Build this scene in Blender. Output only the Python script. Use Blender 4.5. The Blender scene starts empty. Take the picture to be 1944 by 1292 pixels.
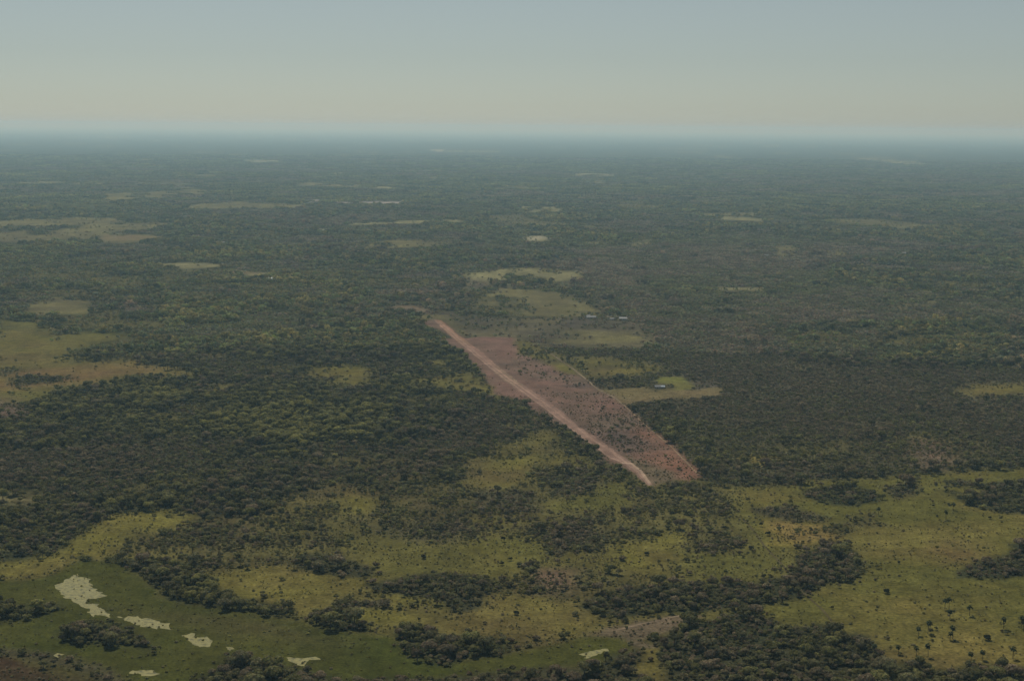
import bpy, math, random
import numpy as np
from mathutils import Vector, Matrix
from mathutils.geometry import delaunay_2d_cdt

SC = bpy.context.scene
COL = SC.collection
RNG = np.random.default_rng(11)
random.seed(11)

# ------------------------------------------------------------------ camera
CAM_H = 330.0
FPX = 2670.0                      # focal length in photo pixels (photo 1944 x 1292)
PITCH = math.radians(8.61)
ROLL = math.radians(0.45)
F_ = np.array([0.0, math.cos(PITCH), -math.sin(PITCH)])
R0 = np.array([1.0, 0.0, 0.0])
U0 = np.cross(R0, F_)
R_ = R0 * math.cos(ROLL) + U0 * math.sin(ROLL)
U_ = U0 * math.cos(ROLL) - R0 * math.sin(ROLL)
cam_d = bpy.data.cameras.new('camera')
cam_d.sensor_width = 36.0
cam_d.lens = 36.0 * FPX / 1944.0
cam_d.clip_start = 1.0
cam_d.clip_end = 400000.0
cam = bpy.data.objects.new('camera', cam_d)
COL.objects.link(cam)
m3 = Matrix([[R_[0], U_[0], -F_[0]], [R_[1], U_[1], -F_[1]], [R_[2], U_[2], -F_[2]]])
cam.matrix_world = Matrix.Translation((0, 0, CAM_H)) @ m3.to_4x4()
SC.camera = cam

# ------------------------------------------------------------------ light
SUN_EL, SUN_AZ = math.radians(55.0), math.radians(-14.0)     # azimuth from +Y (ahead), negative = to the left
w = bpy.data.worlds.new('World')
SC.world = w
w.use_nodes = True
nt = w.node_tree
for n in list(nt.nodes):
    nt.nodes.remove(n)
sky = nt.nodes.new('ShaderNodeTexSky')
sky.sky_type = 'NISHITA'
sky.sun_disc = False
sky.sun_elevation = SUN_EL
sky.sun_rotation = SUN_AZ
sky.altitude = 2000.0
sky.air_density = 1.0
sky.dust_density = 2.0
sky.ozone_density = 1.0
bg = nt.nodes.new('ShaderNodeBackground')
bg.inputs['Strength'].default_value = 0.0535
hs = nt.nodes.new('ShaderNodeHueSaturation')
hs.inputs['Saturation'].default_value = 0.55
mulc = nt.nodes.new('ShaderNodeMix')
mulc.data_type = 'RGBA'
mulc.blend_type = 'MULTIPLY'
mulc.inputs['Factor'].default_value = 1.0
mulc.inputs['B'].default_value = (0.945, 1.0, 0.935, 1)
wo = nt.nodes.new('ShaderNodeOutputWorld')
nt.links.new(sky.outputs[0], hs.inputs['Color'])
nt.links.new(hs.outputs[0], mulc.inputs['A'])
nt.links.new(mulc.outputs['Result'], bg.inputs[0])
nt.links.new(bg.outputs[0], wo.inputs[0])

sun_d = bpy.data.lights.new('sun', 'SUN')
sun_d.energy = 3.0
sun_d.angle = math.radians(0.53)
sun_d.color = (1.0, 0.95, 0.86)
sun = bpy.data.objects.new('sun', sun_d)
COL.objects.link(sun)
sdir = Vector((math.sin(SUN_AZ) * math.cos(SUN_EL), math.cos(SUN_AZ) * math.cos(SUN_EL), math.sin(SUN_EL)))
sun.rotation_euler = sdir.to_track_quat('Z', 'Y').to_euler()

SC.view_settings.view_transform = 'Standard'
SC.view_settings.look = 'None'
SC.view_settings.gamma = 1.0
SC.view_settings.exposure = 0.0
SC.view_settings.use_curve_mapping = False
cy = SC.cycles
cy.max_bounces = 4
cy.diffuse_bounces = 2
cy.glossy_bounces = 2
cy.transmission_bounces = 2
cy.volume_bounces = 2
cy.transparent_max_bounces = 8
cy.use_denoising = True
HAZE_DENSITY = 5.8e-5
HAZE_COLOR = (0.47, 0.76, 0.93)      # scattering per channel: the air scatters blue more

# ------------------------------------------------------------------ helpers
def G(px, py):
    """photo pixel -> point on the ground plane"""
    d = F_ + R_ * ((px - 972.0) / FPX) - U_ * ((py - 646.0) / FPX)
    t = CAM_H / -d[2]
    return (d[0] * t, d[1] * t)

def project(x, y, z=0.0):
    P = np.stack([np.asarray(x, float), np.asarray(y, float), np.asarray(z, float) - CAM_H + 0 * np.asarray(x, float)], -1)
    f = P @ F_
    return 972.0 + FPX * (P @ R_) / f, 646.0 - FPX * (P @ U_) / f, f

ZO = {1: (0, 860, 2.991), 2: (650, 860, 2.991), 3: (1294, 860, 2.991), 4: (0, 500, 2.991), 5: (650, 500, 2.991),
      6: (1294, 500, 2.991), 7: (0, 200, 2.0), 8: (972, 200, 2.0), 0: (0, 0, 1.0),
      12: (1040, 540, 5.383), 13: (1600, 1090, 5.651), 14: (720, 560, 5.383), 15: (1030, 760, 5.383), 16: (0, 1040, 5.128)}

def Z(k, pts):
    ox, oy, s = ZO[k]
    return [(ox + a / s, oy + b / s) for a, b in pts]

def WP(pts):
    return np.array([G(a, b) for a, b in pts])

def _hash(ix, iy, seed):
    h = (ix.astype(np.int64) * 374761393 + iy.astype(np.int64) * 668265263 + seed * 1442695041) & 0xFFFFFFFF
    h = ((h ^ (h >> 13)) * 1274126177) & 0xFFFFFFFF
    h = h ^ (h >> 16)
    return (h & 0xFFFFFF) / float(0xFFFFFF)

def vnoise(x, y, seed=0):
    x0, y0 = np.floor(x), np.floor(y)
    fx, fy = x - x0, y - y0
    fx = fx * fx * (3 - 2 * fx)
    fy = fy * fy * (3 - 2 * fy)
    a, b = _hash(x0, y0, seed), _hash(x0 + 1, y0, seed)
    c, d = _hash(x0, y0 + 1, seed), _hash(x0 + 1, y0 + 1, seed)
    return (a * (1 - fx) + b * fx) * (1 - fy) + (c * (1 - fx) + d * fx) * fy

def fbm(x, y, wl, seed=0, oct=3):
    """0..1, mean .5; wl = wavelength in metres"""
    s, amp, tot = 0.0, 1.0, 0.0
    ca, sa = 0.8, 0.6
    X, Y = x / wl, y / wl
    for k in range(oct):
        s = s + amp * vnoise(X, Y, seed + 17 * k)
        tot += amp
        amp *= 0.55
        X, Y = 2.03 * (ca * X - sa * Y) + 7.7, 2.03 * (sa * X + ca * Y) - 3.1
    return s / tot

def sstep(a, b, x):
    t = np.clip((x - a) / (b - a), 0, 1)
    return t * t * (3 - 2 * t)

def warp(x, y, sc=1.0):
    d = np.hypot(x, y)
    wx, wy = np.zeros_like(x), np.zeros_like(x)
    for wl, amp, lo, hi, sd in ((26, 9, -2, -1, 3), (75, 16, 500, 1600, 31), (130, 44, 1700, 4200, 53), (520, 150, 4500, 12000, 77)):
        k = sstep(lo, hi, d) * amp * sc
        wx = wx + k * (fbm(x, y, wl, sd, 3) - 0.5) * 2
        wy = wy + k * (fbm(x, y, wl, sd + 9, 3) - 0.5) * 2
    return wx, wy

def sdf(P, X, Y, margin):
    """signed distance, positive inside; -1e9 outside the margin"""
    out = np.full(X.shape, -1e9)
    lo, hi = P.min(0) - margin, P.max(0) + margin
    idx = np.nonzero((X > lo[0]) & (X < hi[0]) & (Y > lo[1]) & (Y < hi[1]))[0]
    if not len(idx):
        return out
    x, y = X[idx], Y[idx]
    d2 = np.full(x.shape, 1e18)
    ins = np.zeros(x.shape, bool)
    n = len(P)
    for i in range(n):
        ax, ay = P[i]
        bx, by = P[(i + 1) % n]
        ex, ey = bx - ax, by - ay
        L = ex * ex + ey * ey + 1e-9
        t = np.clip(((x - ax) * ex + (y - ay) * ey) / L, 0, 1)
        d2 = np.minimum(d2, (x - ax - t * ex) ** 2 + (y - ay - t * ey) ** 2)
        if ay != by:
            c = (ay > y) != (by > y)
            ins ^= c & (x < ax + ex * (y - ay) / (by - ay))
    d = np.sqrt(d2)
    out[idx] = np.where(ins, d, -d)
    return out

# ------------------------------------------------------------------ what grows where
# class: ground colour A, colour B (mixed by noise), big tree density, shrub density, leaf tint (0 grey .. 1 yellow-green), shrub clumping, bush size
CL = {
    'forest':   ((.046, .048, .022), (.062, .060, .028), .74, .60, .52, .2, 1.0),
    'tallwood': ((.046, .048, .022), (.062, .060, .028), .84, .45, .70, .1, 1.0),
    'darkwood': ((.035, .036, .019), (.045, .042, .022), .40, .80, .12, .1, 1.0),
    'bush':     ((.080, .072, .040), (.100, .086, .046), .02, .90, .16, .22, .95),
    'thicket':  ((.048, .050, .024), (.060, .056, .028), .22, .92, .28, .25, 1.0),
    'grove':    ((.042, .046, .018), (.054, .054, .022), .62, .85, .42, .0, 1.0),
    'savanna':  ((.142, .124, .038), (.105, .086, .036), .015, .30, .38, .9, .95),
    'scrub':    ((.120, .106, .038), (.092, .076, .034), .03, .62, .36, .7, 1.0),
    'grass':    ((.175, .156, .038), (.138, .108, .038), .0, .020, .38, .8, .8),
    'grasslow': ((.125, .118, .032), (.150, .132, .040), .0, .035, .38, .8, .8),
    'rgrass':   ((.126, .118, .030), (.172, .138, .040), .0, .007, .40, .9, .8),
    'marsh':    ((.060, .068, .014), (.080, .080, .019), .0, .0, .5, .5, .7),
    'wetgrass': ((.076, .074, .022), (.092, .078, .030), .0, .01, .5, .5, .7),
    'red':      ((.218, .128, .096), (.168, .114, .080), .0, .030, .15, .6, .6),
    'redhot':   ((.250, .126, .080), (.200, .124, .088), .002, .07, .30, .5, .7),
    'redbrush': ((.215, .130, .098), (.160, .115, .080), .0, .12, .15, .6, .8),
    'charred':  ((.115, .088, .072), (.140, .098, .076), .0, .42, .05, .4, .8),
    'strip':    ((.235, .150, .112), (.200, .130, .098), .0, .0, .3, .0, .5),
    'track':    ((.400, .260, .180), (.360, .230, .160), .0, .0, .3, .0, .5),
    'bare':     ((.185, .138, .086), (.150, .118, .070), .0, .08, .2, .6, .7),
    'rust':     ((.072, .040, .024), (.060, .044, .022), .0, .14, .25, .7, .7),
    'dry':      ((.240, .190, .050), (.240, .155, .070), .0, .20, .3, .6, .7),
    'tan':      ((.200, .150, .076), (.180, .145, .066), .0, .004, .3, .5, .6),
    'crop':     ((.150, .158, .040), (.175, .160, .048), .0, .0, .6, .5, .6),
    'olive':    ((.195, .172, .070), (.135, .116, .056), .005, .06, .35, .8, .9),
    'greyfield':((.150, .128, .066), (.098, .082, .058), .01, .20, .2, .8, .9),
    'farfield': ((.260, .236, .110), (.195, .175, .085), .0, .03, .4, .8, 1.0),
    'orange':   ((.190, .140, .050), (.160, .100, .045), .0, .05, .3, .8, .9),
    'sand':     ((.420, .380, .250), (.380, .340, .230), .0, .0, .3, .5, .6),
    'salt':     ((.440, .380, .340), (.400, .350, .310), .0, .0, .3, .5, .6),
    'clear':    ((.060, .056, .022), (.080, .070, .026), .0, .0, .3, .5, .6),
}
# layers in painting order: class, polygon in photo pixels, edge softness (m), warp scale
LAYERS = []
def L(cls, pts, soft=5.0, wsc=1.0):
    natural = wsc >= .6 and cls not in ('tan', 'crop', 'bare', 'greyfield')
    LAYERS.append((cls, WP(pts), soft * (2.4 if natural and cls not in ('forest', 'tallwood') else 1.0), wsc))

# --- the wide dull bush right of the airstrip
L('bush', [(1335, 915), (1200, 772), (1120, 738), (1150, 690), (1190, 640), (1170, 600), (1120, 560), (1000, 520), (1080, 470), (1400, 440), (1700, 470), (2100, 480), (2100, 884), (1850, 889), (1640, 904), (1500, 916), (1400, 922)], 30)
L('forest', [(1560, 500), (2100, 440), (2100, 590), (1800, 560), (1600, 540)], 60)
L('forest', [(1450, 620), (1900, 600), (1960, 700), (1560, 690)], 50)
L('scrub', Z(6, [(260, 1060), (600, 1030), (1000, 960), (1190, 900), (1260, 960), (1100, 1040), (880, 1110), (500, 1150), (250, 1140)]), 25)
L('scrub', Z(6, [(1180, 980), (1340, 960), (1700, 1000), (1700, 1090), (1480, 1140), (1300, 1120)]), 15)
L('redbrush', Z(6, [(1340, 1010), (1480, 1040), (1510, 1110), (1400, 1150), (1320, 1090)]), 12)
L('dry', Z(6, [(420, 1095), (520, 1095), (500, 1135), (430, 1135)]), 8)
# --- left and upper forest tone
L('tallwood', Z(4, [(200, 1050), (800, 980), (1300, 860), (1700, 820), (1944, 900), (1944, 1100), (1500, 1240), (900, 1292), (200, 1292)]), 40)
L('tallwood', Z(4, [(400, 760), (950, 720), (1300, 800), (1300, 900), (500, 900)]), 30)
L('tallwood', Z(4, [(950, 250), (1500, 260), (1944, 380), (1500, 460), (1000, 430)]), 40)
L('thicket', Z(4, [(0, 880), (300, 830), (800, 910), (1000, 930), (700, 1010), (300, 1030), (0, 1010)]), 25)
L('darkwood', [(300, 935), (400, 905), (520, 895), (560, 915), (515, 955), (505, 982), (440, 990), (372, 990), (345, 970), (290, 962)], 14)
# --- the savanna and grassland in front
L('savanna', [(-80, 1064), (62, 1062), (120, 1037), (160, 1002), (205, 974), (300, 966), (350, 975), (372, 988), (500, 985), (520, 958), (545, 930), (600, 925), (650, 915), (720, 930), (800, 918), (870, 910), (890, 872), (960, 834), (1010, 815), (1050, 815), (1060, 850), (1140, 872), (1240, 917), (1330, 906), (1350, 917), (1400, 922), (1500, 919), (1560, 913), (1640, 909), (1740, 899), (1850, 893), (2100, 886), (2100, 1340), (-80, 1340)], 6)
L('scrub', Z(1, [(560, 410), (760, 430), (900, 470), (1010, 430), (1150, 370), (1500, 390), (1944, 330), (1944, 560), (1640, 590), (1420, 640), (1290, 690), (1140, 670), (1000, 560), (780, 520)]), 10)
L('scrub', Z(2, [(0, 180), (180, 190), (900, 170), (1110, 250), (1110, 340), (620, 330), (560, 390), (780, 430), (770, 510), (450, 525), (180, 480), (0, 480)]), 8)
L('bush', Z(2, [(180, 440), (550, 400), (770, 430), (760, 505), (480, 520), (360, 490)]), 8)
L('bush', Z(2, [(820, 200), (1010, 190), (1110, 260), (1090, 320), (940, 330), (820, 300)]), 7)
L('scrub', Z(2, [(1080, 110), (1500, 60), (1600, 130), (1450, 240), (1200, 265), (1110, 150)]), 6)
L('bush', Z(2, [(1130, 110), (1480, 90), (1480, 200), (1250, 240)]), 6)
L('scrub', Z(2, [(1640, 200), (1944, 160), (1944, 440), (1800, 400), (1690, 310), (1640, 290)]), 6)
L('scrub', Z(2, [(1200, 330), (1500, 330), (1800, 390), (1900, 450), (1790, 490), (1560, 490), (1570, 600), (1480, 610), (1320, 560), (1180, 610), (1220, 480), (1060, 450), (870, 440)]), 6)
L('bush', Z(2, [(1230, 440), (1390, 420), (1440, 500), (1330, 550), (1220, 590), (1190, 560)]), 5)
L('scrub', Z(2, [(1030, 650), (1350, 640), (1620, 700), (1610, 790), (1330, 800), (1330, 830), (1240, 840), (1050, 810)]), 6)
L('redbrush', Z(2, [(1120, 680), (1260, 680), (1260, 760), (1160, 770)]), 9)
L('scrub', Z(3, [(0, 330), (200, 290), (420, 400), (420, 560), (160, 560), (0, 580)]), 7)
L('scrub', Z(3, [(0, 150), (260, 180), (260, 280), (0, 330)]), 7)
# bright grass
L('grass', [(-80, 1066), (62, 1062), (110, 1042), (150, 1008), (205, 975), (300, 968), (352, 980), (372, 990), (330, 1005), (255, 1005), (240, 1030), (245, 1060), (214, 1060), (160, 1060), (124, 1070), (60, 1097), (-80, 1102)], 7)
L('grass', [(395, 1095), (450, 1080), (500, 1075), (560, 1082), (650, 1085), (702, 1095), (705, 1115), (625, 1132), (600, 1150), (560, 1167), (480, 1150), (420, 1130), (395, 1110)], 5)
L('grasslow', Z(2, [(0, 490), (250, 490), (500, 530), (800, 490), (1000, 470), (1150, 520), (1150, 620), (870, 690), (600, 680), (200, 700), (80, 600), (0, 570)]), 6)
L('grass', Z(2, [(750, 500), (900, 530), (930, 620), (860, 660), (760, 600)]), 14)
L('grass', Z(2, [(0, 820), (300, 800), (560, 800), (600, 910), (780, 870), (900, 790), (1030, 800), (1230, 850), (1400, 830), (1420, 930), (1500, 990), (1300, 1050), (1000, 1080), (800, 1060), (560, 1040), (250, 970), (0, 940)]), 6)
L('savanna', Z(2, [(250, 880), (560, 820), (560, 940), (400, 900)]), 12)
L('grass', Z(2, [(740, 90), (1000, 30), (1080, 20), (1060, 120), (900, 190), (720, 190)]), 7)
L('grasslow', Z(2, [(1130, 290), (1440, 230), (1560, 170), (1640, 170), (1640, 300), (1500, 320), (1200, 330)]), 6)
L('grass', Z(2, [(0, 190), (180, 210), (240, 270), (130, 330), (0, 340)]), 7)
L('grass', Z(2, [(1580, 520), (1944, 450), (1944, 620), (1800, 690), (1640, 660), (1560, 620)]), 7)
L('rgrass', Z(3, [(330, 200), (480, 190), (1000, 150), (1500, 105), (2200, 80), (2200, 1400), (1500, 1300), (1120, 1150), (1060, 1030), (880, 1000), (640, 980), (380, 870), (620, 820), (880, 740), (1040, 690), (960, 520), (830, 500), (780, 540), (600, 560), (400, 560), (460, 520), (350, 380), (320, 260)]), 8)
L('grass', Z(3, [(1000, 480), (1300, 430), (1900, 380), (1944, 500), (1700, 560), (1300, 560), (1020, 560)]), 14)
L('grass', Z(3, [(1100, 1060), (1440, 1150), (1600, 1170), (1560, 1240), (1440, 1230), (1150, 1190)]), 8)
L('orange', Z(3, [(1480, 550), (1620, 550), (1620, 620), (1500, 625)]), 10)
L('grasslow', Z(3, [(0, 560), (420, 570), (700, 600), (560, 700), (300, 740), (0, 740)]), 7)
L('dry', Z(3, [(500, 390), (660, 400), (820, 410), (850, 480), (760, 530), (560, 520)]), 5)
L('crop', Z(3, [(640, 330), (800, 340), (800, 355), (650, 350)]), 4)
L('grass', Z(2, [(1640, 1100), (1900, 1110), (1840, 1190), (1930, 1290), (1770, 1320), (1680, 1240)]), 5)
L('bare', Z(2, [(1420, 1040), (1520, 990), (1700, 950), (1900, 925), (2000, 915), (1980, 960), (1900, 990), (1780, 1030), (1680, 1060), (1780, 1110), (1660, 1110), (1600, 1050)]), 5)
# woodland clumps and thickets in the savanna
CLUMPS = {}
def clump(key, cls, pts, phrase, soft=4.0, wsc=.8):
    CLUMPS[key] = (WP(pts), phrase)
    L(cls, pts, soft * .6, wsc)
clump('west_wood', 'thicket', [(-80, 955), (100, 955), (190, 942), (205, 965), (145, 1010), (105, 1045), (45, 1064), (-80, 1064)], 'dull wood above yellow strip', 8)
L('olive', [(-80, 930), (60, 936), (95, 943), (80, 952), (-80, 952)], 6)
clump('serpent', 'thicket', Z(3, [(-560, 830), (-400, 800), (-200, 750), (0, 735), (230, 735), (480, 720), (620, 690), (740, 580), (830, 505), (930, 505), (1000, 560), (1040, 690), (860, 740), (720, 790), (560, 840), (300, 880), (100, 900), (-100, 910), (-400, 940), (-560, 880)]), 'long curving grassland wood')
clump('middle_grove', 'thicket', Z(2, [(140, 740), (400, 690), (560, 670), (760, 680), (950, 730), (960, 780), (800, 800), (760, 870), (690, 900), (600, 900), (570, 830), (280, 790), (160, 780)]), 'dark grove amid yellow grass')
clump('west_grove', 'thicket', [(545, 1058), (600, 1048), (655, 1056), (690, 1068), (707, 1088), (690, 1097), (640, 1092), (560, 1080)], 'low grove above yellow grass')
clump('oval_bush', 'bush', Z(2, [(1000, 640), (1040, 615), (1110, 620), (1115, 660), (1030, 665)]), 'small round bush patch')
clump('east_wood', 'thicket', Z(3, [(1570, 670), (1620, 630), (1700, 600), (1850, 560), (1860, 510), (2100, 490), (2100, 710), (1700, 715), (1600, 710)]), 'dark wood right of grassland')
clump('back_wood', 'thicket', Z(3, [(1440, 210), (1660, 240), (1680, 180), (1850, 165), (2100, 170), (2100, 345), (1800, 330), (1600, 280)]), 'wood behind right grassland', 6)
clump('back_strip', 'bush', Z(3, [(1470, 165), (1560, 150), (1650, 170), (1640, 195), (1500, 200)]), 'narrow bush strip behind grassland', 6)
clump('back_bush', 'thicket', Z(3, [(690, 200), (860, 180), (960, 170), (1060, 220), (1110, 250), (1080, 275), (900, 295), (740, 270)]), 'long bush patch below wood', 6)
clump('back_bush_small', 'bush', Z(3, [(1130, 190), (1230, 160), (1300, 150), (1320, 230), (1200, 260)]), 'short bush patch below wood', 6)
clump('mid_bush', 'bush', Z(3, [(420, 320), (560, 280), (640, 310), (800, 350), (780, 385), (560, 380), (440, 350)]), 'bush row above dry patch', 6)
clump('mid_bush_low', 'scrub', Z(3, [(810, 430), (1000, 330), (1060, 330), (1130, 410), (1000, 420), (880, 470)]), 'sparse bushes beside dry patch', 6)
clump('front_thicket', 'thicket', Z(3, [(-130, 1050), (0, 990), (150, 950), (380, 890), (540, 950), (650, 1000), (870, 980), (900, 1030), (1060, 1030), (1100, 1140), (1060, 1190), (930, 1260), (900, 1400), (-60, 1400), (-130, 1130)]), 'large thicket beside yellow clearing')
clump('front_row', 'grove', Z(3, [(930, 1240), (1060, 1190), (1180, 1190), (1280, 1170), (1400, 1185), (1440, 1230), (1560, 1245), (1600, 1190), (1700, 1190), (2100, 1210), (2100, 1420), (900, 1420)]), 'tree row below palm grassland')
# --- marsh
MARSH = [(-80, 1106), (0, 1102), (60, 1099), (100, 1087), (124, 1071), (160, 1062), (214, 1061), (254, 1081), (284, 1107), (301, 1134), (368, 1148), (468, 1158), (548, 1174), (589, 1189), (650, 1200), (734, 1211), (780, 1248), (834, 1258), (884, 1251), (968, 1241), (1018, 1228), (1085, 1214), (1125, 1208), (1192, 1211), (1195, 1231), (1162, 1258), (1085, 1263), (984, 1272), (850, 1283), (700, 1292), (600, 1305), (300, 1340), (200, 1305), (100, 1264), (0, 1243), (-80, 1238)]
L('marsh', MARSH, 3.5, .5)
L('wetgrass', Z(1, [(640, 900), (1100, 920), (1700, 960), (1944, 1060), (1944, 1110), (1300, 1010), (900, 960)]), 12)
L('rust', [(-80, 1240), (0, 1246), (45, 1258), (100, 1276), (190, 1292), (260, 1330), (-80, 1340)], 5)
L('wetgrass', Z(1, [(0, 1160), (100, 1180), (300, 1220), (560, 1280), (400, 1292), (60, 1190)]), 4)
clump('north_band', 'grove', Z(1, [(640, 580), (700, 560), (760, 590), (960, 615), (1130, 640), (1160, 720), (1290, 780), (1470, 830), (1640, 885), (1640, 930), (1400, 890), (1100, 860), (910, 830), (860, 720), (760, 655), (650, 615)]), 'tree band along upper marsh')
clump('bank_grove', 'grove', Z(1, [(1690, 925), (1760, 890), (1900, 880), (1960, 900), (2070, 970), (2070, 1015), (1944, 1010), (1800, 990)]), 'small marsh bank grove')
clump('bank_bush', 'bush', Z(2, [(0, 800), (60, 830), (230, 820), (250, 870), (160, 880), (0, 890), (-60, 870)]), 'low bushes above marsh grass')
clump('island', 'grove', Z(1, [(350, 1030), (400, 995), (480, 980), (640, 960), (750, 1010), (800, 1060), (870, 1115), (850, 1140), (720, 1110), (600, 1110), (360, 1075)]), 'tree island below marsh ponds')
clump('west_island', 'grove', Z(1, [(-200, 840), (60, 840), (120, 860), (330, 850), (350, 890), (240, 930), (100, 960), (-200, 950)]), 'tree patch in left marsh')
clump('hedge', 'bush', Z(1, [(-200, 1110), (0, 1100), (120, 1120), (300, 1155), (560, 1195), (700, 1245), (740, 1330), (600, 1330), (540, 1250), (300, 1200), (100, 1165), (-200, 1135)]), 'bush line beside rusty ground')
clump('south_grove', 'grove', Z(1, [(1080, 1260), (1180, 1220), (1240, 1140), (1390, 1130), (1450, 1190), (1600, 1200), (1700, 1230), (1944, 1265), (1944, 1400), (1080, 1400)]), 'bottom grove fronting the marsh')
clump('east_bank', 'grove', Z(2, [(260, 1030), (290, 990), (380, 975), (490, 1010), (520, 1070), (700, 1030), (900, 1060), (985, 1110), (900, 1155), (700, 1160), (600, 1195), (500, 1195), (380, 1165), (290, 1110)]), 'tree clump on right bank')
clump('south_bush', 'thicket', Z(2, [(-100, 1290), (500, 1270), (1000, 1220), (1350, 1205), (1500, 1180), (1560, 1130), (1650, 1110), (1700, 1190), (1640, 1250), (1760, 1300), (1760, 1400), (-100, 1400)]), 'low bushes below the marsh')
clump('posts', 'grove', Z(1, [(440, 590), (480, 570), (560, 580), (560, 605), (440, 608)]), 'tiny tree row at marsh head', 2)
# --- airstrip surroundings
L('greyfield', Z(5, [(540, 280), (600, 275), (830, 300), (900, 310), (1380, 305), (1640, 310), (1700, 380), (1760, 440), (1700, 480), (1350, 480), (1280, 560), (1400, 650), (1440, 700), (1000, 620), (800, 430), (700, 420), (620, 360)]), 10, .6)
L('olive', Z(5, [(690, 90), (800, 105), (900, 140), (1250, 165), (1380, 225), (1470, 275), (1420, 305), (1100, 295), (940, 295), (860, 270), (730, 250), (710, 180)]), 10, .6)
L('greyfield', Z(5, [(690, 60), (900, 90), (1000, 150), (760, 170), (680, 130)]), 20)
L('savanna', Z(5, [(1180, 470), (1700, 480), (1720, 560), (1800, 590), (1700, 640), (1420, 655), (1280, 560)]), 12)
L('bush', Z(5, [(1420, 640), (1700, 640), (1944, 620), (1944, 650), (1740, 665), (1500, 715), (1440, 700)]), 10)
L('bush', Z(5, [(1240, 460), (1500, 470), (1760, 470), (1780, 540), (1500, 520), (1300, 520)]), 14)
L('grass', Z(5, [(1350, 590), (1550, 600), (1800, 585), (1780, 620), (1600, 640), (1400, 640)]), 14)
L('bush', Z(5, [(1040, 400), (1240, 430), (1310, 460), (1150, 450), (1050, 440)]), 12)
L('olive', Z(5, [(1360, 385), (1690, 380), (1740, 440), (1500, 450), (1250, 440), (1250, 400)]), 12, .6)
L('greyfield', Z(5, [(830, 390), (1050, 390), (1300, 370), (1350, 400), (1000, 425), (820, 415)]), 14)
L('bush', Z(12, [(340, 440), (380, 405), (560, 420), (800, 415), (950, 455), (800, 450), (600, 440)]), 8, .6)
# left margin of the strip
L('savanna', Z(5, [(430, 560), (560, 540), (760, 640), (840, 660), (880, 720), (1000, 770), (850, 770), (700, 720), (480, 690)]), 12)
L('grass', Z(5, [(430, 640), (560, 650), (660, 690), (820, 670), (860, 740), (700, 720), (480, 680)]), 14)
L('grass', Z(5, [(250, 685), (400, 682), (380, 698), (260, 700)]), 6)
L('grass', Z(5, [(290, 575), (420, 570), (420, 585), (300, 590)]), 7)
L('savanna', Z(5, [(-250, 650), (-100, 580), (0, 585), (170, 595), (240, 650), (240, 690), (100, 700), (-100, 690)]), 14)
L('grass', Z(5, [(-190, 640), (-100, 585), (0, 590), (170, 600), (170, 630), (0, 640)]), 12)
L('bare', Z(5, [(240, 240), (350, 235), (490, 250), (520, 290), (440, 275), (330, 265)]), 10, .4)
L('olive', Z(5, [(430, 310), (470, 290), (620, 290), (700, 400), (600, 380), (530, 330)]), 10, .4)
RED = Z(5, [(440, 335), (530, 315), (600, 350), (700, 425), (800, 415), (980, 425), (995, 520), (980, 560), (1100, 590), (1270, 600), (1400, 670), (1440, 705), (1540, 755), (1620, 830), (1740, 935), (1850, 1015), (1944, 1110), (2030, 1210), (1960, 1235), (1800, 1230), (1755, 1262), (1700, 1225), (1480, 1095), (1340, 990), (1290, 940), (1150, 880), (1000, 775), (880, 745), (850, 690), (770, 590), (700, 510), (560, 430), (660, 425), (560, 375), (450, 350)])
L('red', RED, 5, .5)
STRIP = Z(5, [(515, 322), (560, 320), (665, 405), (805, 505), (935, 615), (1105, 735), (1240, 830), (1335, 915), (1455, 995), (1560, 1068), (1650, 1128), (1755, 1250), (1735, 1262), (1600, 1150), (1480, 1082), (1375, 1000), (1270, 925), (1150, 832), (1030, 745), (900, 655), (795, 560), (635, 435)])
MID_ = np.array(Z(5, [(538, 324), (650, 420), (800, 535), (915, 635), (1068, 742), (1195, 832), (1302, 920), (1416, 1000), (1520, 1077), (1625, 1140), (1745, 1254)]))
def toward_mid(p, k):
    best = None
    for a, b in zip(MID_[:-1], MID_[1:]):
        t = np.clip(np.dot(np.array(p) - a, b - a) / np.dot(b - a, b - a), 0, 1)
        q = a + (b - a) * t
        d = np.linalg.norm(np.array(p) - q)
        if best is None or d < best[0]:
            best = (d, q)
    return tuple(np.array(p) * (1 - k) + best[1] * k)
STRIP = [toward_mid(p, .22) for p in STRIP]
STRIP_W = WP(STRIP)
L('strip', STRIP, 4, .2)
L('savanna', Z(5, [(985, 440), (1050, 440), (1210, 510), (1290, 580), (1180, 575), (1000, 560), (990, 500)]), 8, .4)
L('grass', Z(5, [(1130, 572), (1280, 580), (1345, 630), (1250, 625)]), 6, .4)
L('charred', Z(5, [(930, 565), (1050, 570), (1040, 582), (940, 580)]), 5, .5)
L('charred', Z(5, [(1230, 685), (1330, 665), (1420, 690), (1370, 705), (1260, 698)]), 6, .5)
L('redbrush', Z(5, [(980, 510), (1100, 540), (1250, 620), (1390, 660), (1300, 690), (1050, 650), (960, 600)]), 10, .5)
L('red', Z(5, [(1250, 700), (1500, 730), (1590, 830), (1420, 870), (1280, 820)]), 16, .5)
L('redbrush', Z(5, [(1400, 860), (1640, 850), (1740, 940), (1600, 980), (1420, 960)]), 10, .5)
L('redhot', Z(5, [(1650, 930), (1800, 960), (1944, 1100), (2030, 1210), (1960, 1235), (1850, 1200), (1640, 1090), (1600, 1010)]), 9, .5)
L('charred', Z(5, [(1440, 950), (1580, 950), (1720, 1010), (1720, 1050), (1640, 1080), (1570, 1070), (1480, 1010)]), 9, .6)
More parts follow.
